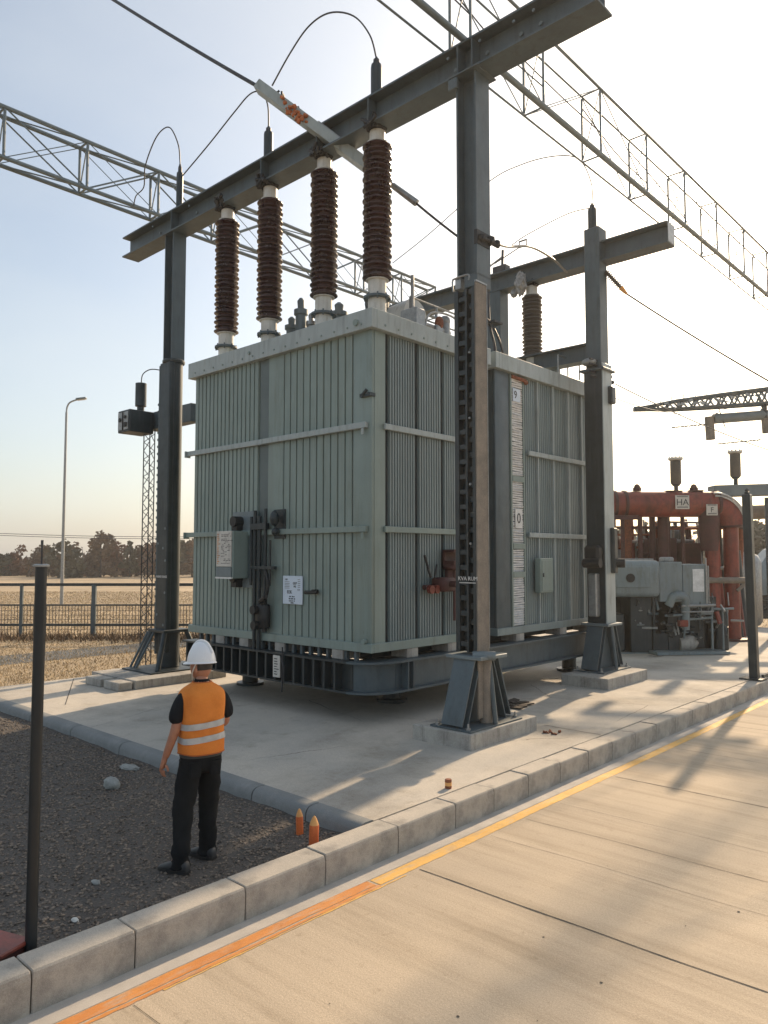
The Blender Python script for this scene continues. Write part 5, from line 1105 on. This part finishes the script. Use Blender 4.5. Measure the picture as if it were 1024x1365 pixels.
# helmet
hh = Matrix.Translation((0, .02, 1.655)) @ Euler((-.06, .05, .55)).to_matrix().to_4x4()
b = B(); t = b.bm; rings = []
for r, z in ((1.0, 0), (1.0, .02), (.96, .05), (.87, .085), (.72, .12), (.52, .15), (.3, .167), (.05, .173)): rings.append([hh @ Vector((.106*r*math.cos(2*PI*k/32), .126*r*math.sin(2*PI*k/32), z*1.0)) for k in range(32)])
b.loft(rings); hm = b.obj('helmet', 'helmet', wk, 50, True)
b = B(); brim = []
def bring(f, z, fr): return [hh @ Vector((.106*f*math.cos(2*PI*k/32), .126*f*math.sin(2*PI*k/32)+max(0, math.sin(2*PI*k/32))**2*fr, z-.012*max(0, math.sin(2*PI*k/32))*(f-1)*8)) for k in range(32)]
b.loft([bring(.96, .012, 0), bring(1.06, .0, .04), bring(1.08, -.006, .044), bring(1.06, -.008, .04), bring(.96, -.001, 0)], False); b.obj('brim', 'helmet', hm, 50, True)
b = B(); b.tube([hh @ Vector((0, .118*math.cos(a), .03+.15*math.sin(a))) for a in [PI*.1+i*PI*.8/12 for i in range(13)]], .012, 8); b.obj('ridge', 'helmet', hm, 60, True)
b = B(); b.tube(catmull([hh @ Vector((.1, -.03, 0)), hh @ Vector((.09, .02, -.08)), hh @ Vector((.03, .06, -.155)), hh @ Vector((-.03, .06, -.155)), hh @ Vector((-.09, .02, -.08)), hh @ Vector((-.1, -.03, 0))]), .005, 6); b.obj('chin_strap', 'sign_old', hm, 60, True)
# shirt: torso and sleeves as one surface
sp = [(0, 0, .95), (0, 0, 1.15), (0, 0, 1.33), (0, -.01, 1.425), (0, -.005, 1.475), (-.165, -.01, 1.375), (-.21, -.018, 1.28), (-.23, -.02, 1.165), (.165, -.01, 1.375), (.212, .01, 1.28), (.238, .03, 1.165)]
me = skin_mesh(sp, [(0,1),(1,2),(2,3),(3,4),(3,5),(5,6),(6,7),(3,8),(8,9),(9,10)], [(.15,.115),(.145,.112),(.15,.115),(.11,.085),(.058,.058),.066,.066,.069,.066,.066,.069])
link('shirt', me, 'shirt', wk, 80, True)
# trousers
tb_ = B()
tb_.loft([ell(z, a, c, 0, .0, 28, 2.3) for z, a, c in ((.76, .1, .085), (.8, .15, .115), (.86, .17, .13), (.92, .168, .13), (.99, .16, .124))])
for sx, hip, kn, an in ((-1, (-.088, .0, .86), LK, LA), (1, (.088, .02, .86), RK, RA)):
    P_ = [Vector(hip), Vector(hip).lerp(Vector(kn), .45), Vector(kn), Vector(kn).lerp(Vector(an), .45), Vector(an)+Vector((0, 0, .1)), Vector(an)+Vector((0, .015, .0)), Vector(an)+Vector((0, .02, -.05))]
    Q_ = catmull(P_, 7); n_ = len(Q_); kr = [(0, .094), (.3, .09), (.5, .074), (.68, .071), (.86, .072), (.94, .077), (1, .074)]
    rs_ = []
    for i in range(n_):
        f = i/(n_-1)
        for (f0, r0), (f1, r1) in zip(kr, kr[1:]):
            if f0 <= f <= f1: rs_.append(r0+(r1-r0)*(f-f0)/(f1-f0)); break
    tb_.tube(Q_, .08, 20, rs_)
bmesh.ops.recalc_face_normals(tb_.bm, faces=tb_.bm.faces); tb_.bm.normal_update()
me = bpy.data.meshes.new('trousers'); tb_.bm.to_mesh(me); tb_.bm.free()
for v in me.vertices:
    k = noise.noise(Vector((v.co.x*9, v.co.y*9, v.co.z*14)))+.6*noise.noise(Vector((v.co.x*18, v.co.y*18, v.co.z*34))); v.co += v.normal*(.009*k*(1.8 if v.co.z < .3 or .45 < v.co.z < .6 else 1))
link('trousers', me, 'trousers', wk, 80, True)
b = B(); b.loft([ell(.9, .174, .134), ell(.935, .173, .133)], False); b.obj('belt', 'shoe', wk, 60, True)
for s in (-1, 1):
    b = B(); b.loft([[Vector((s*.082+u*.045, -.122-(.012 if abs(u) < .9 else .004)-.0*u, z)) for u in (-1, -.8, .8, 1)]+[Vector((s*.082+u*.045, -.1, z)) for u in (1, -1)] for z in (.755, .765, .865, .87)]); b.obj('back_pocket', 'trousers', wk, 50, True)
b = B(); b.box(.06, .13, -.128, -.118, .78, .9, .003); b.obj('pocket', 'rust', wk, None, True) if 0 else b.bm.free()
# vest
prof = [(.93, .178, .142), (.96, .18, .145), (1.03, .177, .142), (1.12, .176, .14), (1.22, .18, .142), (1.3, .187, .14), (1.36, .19, .134), (1.405, .186, .124), (1.438, .168, .11), (1.462, .125, .092), (1.485, .082, .078), (1.498, .07, .068)]
rings = []
for z, a, c in prof:
    rg = ell(z, a, c, 0, -.004, 40, 2.6)
    for v in rg:
        k = .009*noise.noise(Vector((v.x*10, v.y*10, z*7)))+.006*noise.noise(Vector((v.x*16+z*14, v.y*16, z*16))); v.x *= 1+k*6; v.y *= 1+k*6
        if z < .95: v.z += .012*noise.noise(Vector((v.x*6, v.y*6, 1)))
    rings.append(rg)
b = B(); b.loft(rings, False); vst = b.obj('vest', 'vest', wk, 80, True); sm = vst.modifiers.new('thick', 'SOLIDIFY'); sm.thickness = .006; sm.offset = 1
sub = vst.modifiers.new('sub', 'SUBSURF'); sub.levels = 1; sub.render_levels = 1
def band(z0, z1, o):
    def at(z):
        for (za, a, c), (zb, a2, c2) in zip(prof, prof[1:]):
            if za <= z <= zb: f = (z-za)/(zb-za); return a+(a2-a)*f, c+(c2-c)*f
    r_ = []
    for z in (z0, (z0+z1)/2, z1):
        a, c = at(z); rg = ell(z, a+o, c+o, 0, -.004, 40, 2.6)
        for v in rg:
            k = .009*noise.noise(Vector((v.x*10, v.y*10, z*7)))+.006*noise.noise(Vector((v.x*16+z*14, v.y*16, z*16))); v.x *= 1+k*6; v.y *= 1+k*6; v.z += v.x*.08
        r_.append(rg)
    b = B(); b.loft(r_, False); b.obj('reflective_band', 'tape', vst, 80, True)
band(1.14, 1.19, .011); band(1.03, 1.08, .011)
def binding(i, r):
    b = B(); q = [v*1.0 for v in rings[i]]; q = [Vector((v.x*1.03, (v.y+.004)*1.03-.004, v.z)) for v in q]; b.tube(q+[q[0]], r, 6); b.obj('binding', 'vest_dark', vst, 60, True)
binding(0, .005); binding(len(rings)-1, .007)
b = B(); b.loft([ell(z, a, c, 0, .004, 28, 2.1) for z, a, c in ((1.465, .07, .066), (1.5, .062, .06), (1.525, .056, .056))], False); b.obj('shirt_collar', 'shirt', wk, 60, True)
# shoes
for (ax, ay, az), yaw in ((LA, .62), (RA, .5)):
    b = B(); rg = []
    for y, wx, z1 in ((-.075, .028, .06), (-.06, .038, .09), (0, .044, .1), (.06, .046, .085), (.12, .05, .06), (.17, .046, .045), (.2, .03, .03)):
        rg.append([Vector((wx*math.copysign(abs(math.cos(t))**.7, math.cos(t)), y, .004+z1*(.5+.5*math.copysign(abs(math.sin(t))**.7, math.sin(t))))) for t in [2*PI*k/16 for k in range(16)]])
    b.loft(rg); bmesh.ops.transform(b.bm, matrix=Matrix.Translation((ax, ay, .0)) @ Euler((0, 0, yaw)).to_matrix().to_4x4(), verts=b.bm.verts)
    sh = b.obj('shoe', 'shoe', wk, 60, True)
    b = B(); rg = []
    for y, wx in ((-.078, .03), (-.06, .041), (0, .047), (.06, .049), (.12, .053), (.17, .048), (.203, .03)): rg.append([Vector((wx, y, 0)), Vector((wx, y, .022)), Vector((-wx, y, .022)), Vector((-wx, y, 0))])
    b.loft(rg); bmesh.ops.transform(b.bm, matrix=Matrix.Translation((ax, ay, .0)) @ Euler((0, 0, yaw)).to_matrix().to_4x4(), verts=b.bm.verts); b.obj('sole', 'black', sh, None, True)
